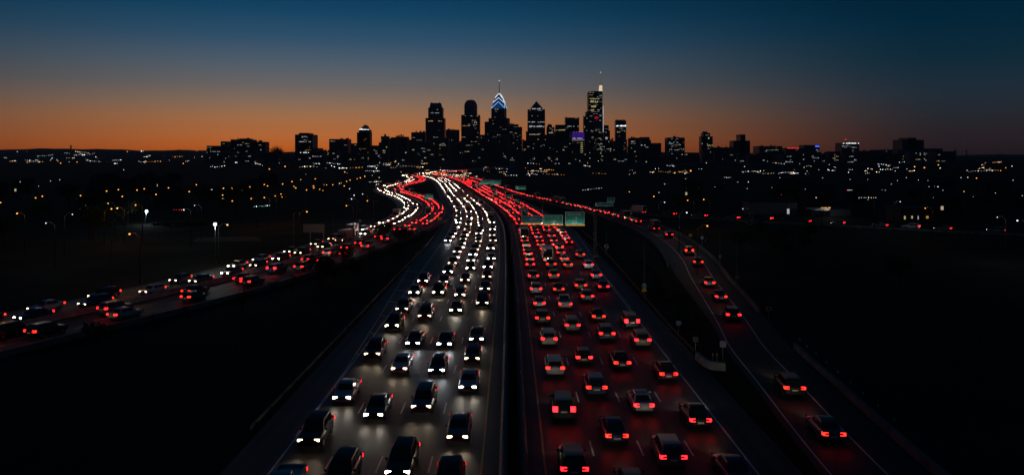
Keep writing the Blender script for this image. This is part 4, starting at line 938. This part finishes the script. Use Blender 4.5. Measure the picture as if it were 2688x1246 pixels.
def small_sign(x, ybase, plates, label, posts=(0,), back=None):
    d = H * F / (ybase - Y0); r_ = empty('roadside_sign', (xat(x, d), d, 0)); zt = 0; k = d / F
    for nm, kind, py, wpx, hpx, m, inner in plates:
        z = zat(py, d); w_, h = wpx * k, hpx * k; zt = max(zt, z + h * .4)
        out = {'shield': lambda: shield(w_, h), 'rect': lambda: rect(w_, h), 'disc': lambda: disc(w_ / 2), 'trapz': lambda: trapz(w_, h), 'arrow': lambda: arrow(w_, h)}[kind]()
        p = plate(r_, nm, out, z, m)
        if inner is not None: plate(p, 'face', [(a * .76, b * .76) for a, b in out], z, inner, y=-.068, t=.006)
    for px in posts: MB().tube((px, 0, 0), (px, 0, zt), .035, n=6).build('post', M_STEEL, r_)
    tag(r_, label, 'road sign', 'roadside signs'); return r_
small_sign(1562, 640, [('marker_plate', 'shield', 614, 11, 10, M_SWHITE, M_SBLUE), ('arrow_plate', 'arrow', 626, 6, 13, M_SYEL, None)], 'blue route shield above a yellow arrow, beside the gantry column')
small_sign(1592, 668, [('marker_plate', 'disc', 646, 11, 11, M_SWHITE, M_TEAL), ('arrow_plate', 'arrow', 657, 6, 8, M_SYEL, None)], 'round teal marker above a small yellow arrow, right of the gantry')
small_sign(1691, 786, [('marker_plate', 'trapz', 748, 13, 9, M_SWHITE, M_SBLUE), ('warning_plate', 'trapz', 760, 14, 10, M_SYEL, None)], 'blue plate above an orange plate on the verge before the gore')
small_sign(1781, 872, [('sign_plate', 'rect', 847, 13, 12, mat('sign_faded_blue', (.16, .22, .34), .5, noise=.2), None)], 'small grey-blue square sign behind the guard rail')
small_sign(1825.6, 920, [('sign_plate', 'rect', 890, 15, 15, mat('sign_dull_grey', (.10, .11, .13), .5, noise=.2), None)], 'dark grey square sign behind the guard rail, nearest the concrete nose')
small_sign(1897.6, 952, [('sign_plate', 'rect', 902, 17, 17, M_SGREY, None)], 'pale grey square sign at the tip of the gore island')
for x, i in ((1871, 0), (1882, 1)):
    p = gpt(x, 951); o = MB().box(-.04, .04, -.03, .03, 0, 1.0).box(-.045, .045, -.04, -.03, .8, .98, 1).build('delineator_post', [M_SGREY, M_SYEL], None, p); tag(o, 'pale slim marker post beside the pale grey sign, %s one' % ('left', 'right')[i], 'marker post')
small_sign(2018, 834, [('sign_plate', 'rect', 809, 15, 10, M_SYEL, M_TRIM), ('panel_plate', 'rect', 809, 6, 5, M_SYEL, None)], 'dark rectangular sign with yellow border on the slope right of the ramp')
small_sign(1935, 757, [('sign_plate', 'trapz', 726, 12, 10, mat('sign_slate_blue', (.14, .20, .32), .5, noise=.2), None)], 'slate blue sign on the ramp verge below the tallest unlit pole')
small_sign(1812.5, 633, [('sign_plate', 'rect', 617, 9, 7, M_SYEL, None)], 'small orange sign on the outer side of the ramp bend')
small_sign(1843, 656, [('sign_plate', 'shield', 624, 8, 8, M_SWHITE, M_SBLUE)], 'small bright blue shield on the ramp bend')
small_sign(1857, 648, [('sign_plate', 'disc', 633, 10, 12, mat('sign_slate_blue', ()), None), ('sign_plate', 'disc', 632.6, 12, 12, mat('sign_slate_blue', ()), None)], 'wide rounded slate sign right of the blue shield')
small_sign(1783, 613, [('sign_plate', 'disc', 597, 4, 4, M_SWHITE, None)], 'tiny white round sign beyond the ramp bend')
small_sign(1890, 698, [('sign_plate', 'disc', 672, 6, 8, M_SWHITE, M_SBACK)], 'small white oval sign on the dark slope right of the ramp')
small_sign(1656, 570, [('sign_plate', 'rect', 559, 7, 8, M_SWHITE, M_SGREY)], 'small pale square sign where the side street leaves the ramp')
small_sign(1095, 692, [('sign_plate', 'disc', 666, 8, 9, mat('sign_faded_red', (.5, .18, .22), .5), None)], 'round faded red sign on the verge left of the oncoming lanes')
small_sign(1152, 585, [('chevron_plate', 'rect', 573, 5, 8, M_SYEL, None)], 'small orange chevron post inside the left road bend, left one')
small_sign(1158, 588, [('chevron_plate', 'rect', 573, 5, 8, M_SYEL, None)], 'small orange chevron post inside the left road bend, right one')
small_sign(945, 590, [('sign_plate', 'rect', 579, 8, 6, M_SGREY, None)], 'pale small sign left of the left road bend')

# ------------------------------------------------------------------ trees and shrubs
M_BARK = mat('bark', (.035, .028, .022), .9, noise=.3, nscale=6); M_LEAF = [mat('foliage_%d' % i, c, .8, noise=.4, nscale=1.5, spec=.2) for i, c in enumerate(((.035, .05, .02), (.05, .055, .022), (.028, .042, .02)))]
def tree_meshes(seed, h, rad, leaves, leaf=.32, bare=False):
    rnd = random.Random(seed); t = MB(); tips = []
    def limb(p, d, ln, r, lv):
        q = p + d * ln; t.tube(p, q, r, r * .62, 6 if lv < 2 else 4)
        if lv >= 3: tips.append(q); return
        if lv >= 2: tips.append(p.lerp(q, .6))
        for _ in range(3 if lv else 5):
            nd = (d + Vector((rnd.uniform(-1, 1), rnd.uniform(-1, 1), rnd.uniform(-.25, .6))) * (.75 if lv else .9)).normalized()
            limb(p.lerp(q, rnd.uniform(.55, 1)), nd, ln * rnd.uniform(.55, .8), r * .55, lv + 1)
    limb(Vector((0, 0, -.1)), Vector((rnd.uniform(-.06, .06), rnd.uniform(-.06, .06), 1)).normalized(), h * .36, h * .028, 0)
    c = MB()
    for _ in range(leaves):
        b = rnd.choice(tips); o = Vector((rnd.gauss(0, 1), rnd.gauss(0, 1), rnd.gauss(0, .8))) * rad * .24; p = b + o
        u = Vector((rnd.uniform(-1, 1), rnd.uniform(-1, 1), rnd.uniform(-1, 1))).normalized(); v = u.orthogonal().normalized(); s_ = leaf * rnd.uniform(.6, 1.4)
        c.poly([p - u * s_, p + v * s_ * .5, p + u * s_, p - v * s_ * .5])
    return t, c
TREES = []
for i, (h, rad, n) in enumerate(((9, 3.6, 900), (7.5, 3.2, 700), (11, 4.2, 1000), (8, 3, 160))):
    t, c = tree_meshes(100 + i, h, rad, n, .34 if n > 300 else .22); TREES.append((t.mesh('trunk', M_BARK), c.mesh('crown', M_LEAF[i % 3])))
def tree(x, y, i, label, sc_=1.0, name='roadside_tree', group='dark roadside trees'):
    r_ = empty(name, (x, y, 0), random.uniform(0, 6.28)); r_.scale = (sc_,) * 3; put('trunk', TREES[i][0], r_); put('crown', TREES[i][1], r_); tag(r_, label, 'tree', group)
rt = random.Random(3)
for i in range(16):                                    # row screening the left roads
    l = 62 + i * 7.0 + rt.uniform(-2, 2); p, a = WHT.at(l, RED_OFF + rt.uniform(9.5, 14))
    tree(p.x, p.y, 3 if i % 3 else 1, 'sparse dark tree, %s along the verge in front of the left road' % ordw(i + 1), rt.uniform(.35, .55))
def scatter(n, fx, label, seed, smin=.7, smax=1.25):
    r = random.Random(seed)
    for i, (x, y) in enumerate(sorted([fx(r) for _ in range(n)], key=lambda q: q[0] / q[1])):
        tree(x, y, r.randrange(3), '%s, %s from left' % (label, ordw(i + 1)), r.uniform(smin, smax))
scatter(26, lambda r: (r.uniform(-230, -95), r.uniform(190, 420)), 'dark leafy tree standing among the orange lamps on the left', 1)
scatter(14, lambda r: (r.uniform(60, 200), r.uniform(290, 430)), 'dark leafy tree beyond the side street on the right', 2)
scatter(10, lambda r: (r.uniform(-34, -26), r.uniform(120, 200)), 'dark leafy tree on the strip between left road and oncoming lanes', 4, .4, .6)
scatter(9, lambda r: (r.uniform(52, 80), r.uniform(100, 210)), 'dark leafy tree on the slope right of the exit ramp', 6, .5, .8)
for i in range(5):                                     # clump on the skyline, left
    d = 2500 + i * 8; x = xat(709 + i * 7.2, d); r_ = empty('hilltop_tree', (x, d, 0)); k = 3.0 + (1.3, 2.0, 2.4, 1.9, 1.0)[i]
    r_.scale = (k, k, k * 1.05); put('trunk', TREES[i % 3][0], r_); put('crown', TREES[i % 3][1], r_); tag(r_, 'dark rounded tree in the clump on the left skyline, %s from left' % ordw(i + 1), 'tree', 'clump of trees on the left skyline')
SH = []
for i in range(2):
    c = MB(); r = random.Random(40 + i)
    for _ in range(260):
        a, e, q = r.uniform(0, 6.28), r.uniform(0, 1.5), r.uniform(.5, 1); p = Vector((math.cos(a) * math.cos(e) * q * 1.1, math.sin(a) * math.cos(e) * q, .1 + math.sin(e) * q * .9))
        u = Vector((r.uniform(-1, 1), r.uniform(-1, 1), r.uniform(-1, 1))).normalized(); v = u.orthogonal(); c.poly([p - u * .16, p + v * .09, p + u * .16, p - v * .09])
    SH.append(c.mesh('shrub', M_LEAF[i]))
def shrub(x, y, k, label, group):
    o = put('shrub', SH[rt.randrange(2)], None, (x, y, 0)); o.scale = (k * 1.2, k, k * .8); o.rotation_euler.z = rt.uniform(0, 6); tag(o, label, 'shrub', group)
fp = gpt(385, 590)
for i, sx_ in enumerate(sorted(rt.uniform(-15, 18) for _ in range(16))): shrub(fp.x + sx_, fp.y + rt.uniform(-5, 3), rt.uniform(.7, 1.7), 'low scrub lit by the leaning white floodlight, %s from left' % ordw(i + 1), 'scrub under the floodlight')
for i in range(14): shrub(21.5 + rt.uniform(0, 1.8) + i * .35, 88 + i * 5.5, rt.uniform(.4, .9), 'dark low shrub on the gore island, %s counting up from the nose' % ordw(i + 1), 'shrubs on the gore island')

# ------------------------------------------------------------------ parking lot, houses, sheds
lot = MB(); a_, b_, c_, d_ = gpt(505, 634), gpt(690, 632), gpt(676, 621), gpt(520, 622); lot.poly([v + Vector((0, 0, .005)) for v in (a_, b_, c_, d_)]); tag(lot.build('parking_lot', mat('worn_asphalt', (.035, .035, .035), .85, noise=.3, nscale=.5)), kind='structure')
M_BRICK = mat('house_brick', (.055, .032, .025), .85, noise=.3, nscale=2); M_ROOF = mat('roof_shingle', (.03, .03, .032), .85, noise=.3, nscale=3); M_PANE = mat('dark_pane', (.02, .022, .025), .1)
def house(x, y, w_, dp, h, rot, label, lit=0):
    r_ = empty('row_house', (x, y, 0), rot); MB().box(-w_ / 2, w_ / 2, -dp / 2, dp / 2, 0, h).build('wall', M_BRICK, r_)
    m = MB(); e = .4; zr = h + dp * .32
    m.poly([(-w_ / 2 - e, -dp / 2 - e, h - .1), (w_ / 2 + e, -dp / 2 - e, h - .1), (w_ / 2 + e, 0, zr), (-w_ / 2 - e, 0, zr)]).poly([(w_ / 2 + e, dp / 2 + e, h - .1), (-w_ / 2 - e, dp / 2 + e, h - .1), (-w_ / 2 - e, 0, zr), (w_ / 2 + e, 0, zr)])
    m.poly([(-w_ / 2, -dp / 2, h), (-w_ / 2, 0, zr - .1), (-w_ / 2, dp / 2, h)]).poly([(w_ / 2, -dp / 2, h), (w_ / 2, dp / 2, h), (w_ / 2, 0, zr - .1)])
    rf = m.build('roof', M_ROOF, r_); MB().box(w_ * .25, w_ * .25 + .8, -.4, .4, zr - .8, zr + 1.1).build('chimney', M_BRICK, rf)
    MB().box(-.5, .5, -dp / 2 - .04, -dp / 2, 0, 2.1).build('door', M_TRIM, r_)
    k = 0
    for fz in (1.0, 3.9):
        for fx in (-.32, .32):
            f = MB().box(w_ * fx - .5, w_ * fx + .5, -dp / 2 - .06, -dp / 2 + .02, fz, fz + 1.5).build('window', (W_WARM if k < lit else M_PANE), r_); k += 1
            MB().box(w_ * fx - .6, w_ * fx + .6, -dp / 2 - .14, -dp / 2 - .062, fz - .12, fz).build('sill', M_CONCD, f)
    tag(r_, label, 'house', 'dark houses')
rh = random.Random(8)
for i, (hx_, hy_) in enumerate(sorted([(rh.uniform(-330, -150), 330 + j * 18) for j in range(18)], key=lambda q: q[0] / q[1])):
    house(hx_, hy_, rh.uniform(8, 12), 8, rh.uniform(5, 6.2), rh.uniform(-.4, .4), 'dark gabled house among the orange lamps on the left, %s from left' % ordw(i + 1), 1 if i % 4 == 0 else 0)
for i, (hx_, hy_) in enumerate(sorted([(95 + rh.uniform(0, 190), 300 + j * 16) for j in range(10)], key=lambda q: q[0] / q[1])):
    house(hx_, hy_, rh.uniform(9, 16), 9, rh.uniform(5.5, 7), rh.uniform(-.4, .4), 'dark gabled house beyond the side street on the right, %s from left' % ordw(i + 1), 1 if i % 3 == 0 else 0)
# filling station / depot with canopy on the right
dd = 275; r_ = empty('depot', (xat(2185, dd), dd, 0)); X_ = lambda px: xat(px, dd) - xat(2185, dd)
MB().box(X_(2170), X_(2240), 2, 14, 0, zat(552, dd)).build('wall', mat('pale_metal_cladding', (.10, .105, .11), .6, noise=.2), r_)
MB().box(X_(2130), X_(2168), -3, 5, zat(551, dd), zat(547, dd)).build('canopy', mat('canopy_white', (.55, .56, .56), .5), r_)
for px in (2134, 2164): MB().tube((X_(px), 0, 0), (X_(px), 0, zat(551, dd)), .15, n=8).build('canopy_post', M_STEEL, r_)
for k in range(3): MB().box(X_(2146 + k * 9), X_(2152 + k * 9), -3.3, -3.05, zat(545.5, dd), zat(542.5, dd)).build('orange_sign_light', E_TRAY, r_)
for px in (2188, 2206, 2224): MB().box(X_(px), X_(px + 12), 1.9, 1.98, .3, zat(566, dd)).build('roller_door', M_SBACK, r_)
l = bpy.data.lights.new('canopy_light', 'POINT'); l.energy = 160; l.color = (.95, .97, 1); o = bpy.data.objects.new('canopy_light', l); COL.objects.link(o); o.parent = r_; o.location = (X_(2165), -5, 4.2); o['kind'] = 'helper'
tag(r_, 'pale low depot with flat canopy and orange lights beyond the side street', 'building')
dd = 250; r_ = empty('shop', (xat(2410, dd), dd, 0)); Y_ = lambda px: xat(px, dd) - xat(2410, dd)
MB().box(Y_(2365), Y_(2460), 0, 10, 0, 4.6).build('wall', M_BRICK, r_); MB().box(Y_(2363), Y_(2462), -.6, 10.3, 4.6, 5.0).build('roof', M_ROOF, r_)
for k, (a_, b_) in enumerate(((2373, 2377), (2392, 2396), (2409, 2411), (2431, 2437))): MB().box(Y_(a_), Y_(b_), -.1, -.02, 1.2 + (k % 2) * .3, 2.3).build('shop_window', (W_YEL, W_WARM, W_COOL, W_ORG)[k], r_)
tag(r_, 'low brick shop with small yellow lit windows at far right', 'building')
dd = 285; r_ = empty('shed', (xat(2030, dd), dd, 0)); MB().box(-9, 9, 0, 9, 0, 4.5).build('wall', mat('pale_metal_cladding', ()), r_); MB().frustum((-9.4, 9.4, -.4, 9.4), 4.5, (-9, 9, 3.5, 5.5), 6).build('roof', M_ROOF, r_); MB().box(5, 6, -.06, 0, .3, 2.2).build('lit_door', W_COOL, r_); tag(r_, 'grey shed with one bright door, left of the depot', 'building')


# ------------------------------------------------------------------ haze
ho = MB().box(-9010, 9010, -310, 9710, -3, 372).build('haze', []); tag(ho, 'thin evening haze over city and highway', 'haze', kind='stuff')
hm = bpy.data.materials.new('haze'); hm.use_nodes = True; t = hm.node_tree; t.nodes.clear(); pv = t.nodes.new('ShaderNodeVolumePrincipled'); ou = t.nodes.new('ShaderNodeOutputMaterial')
pv.inputs['Color'].default_value = (.9, .92, 1, 1); pv.inputs['Density'].default_value = .00003; pv.inputs['Anisotropy'].default_value = .4
hm.cycles.volume_sampling = 'MULTIPLE_IMPORTANCE'
t.links.new(pv.outputs[0], ou.inputs['Volume']); ho.data.materials.append(hm)
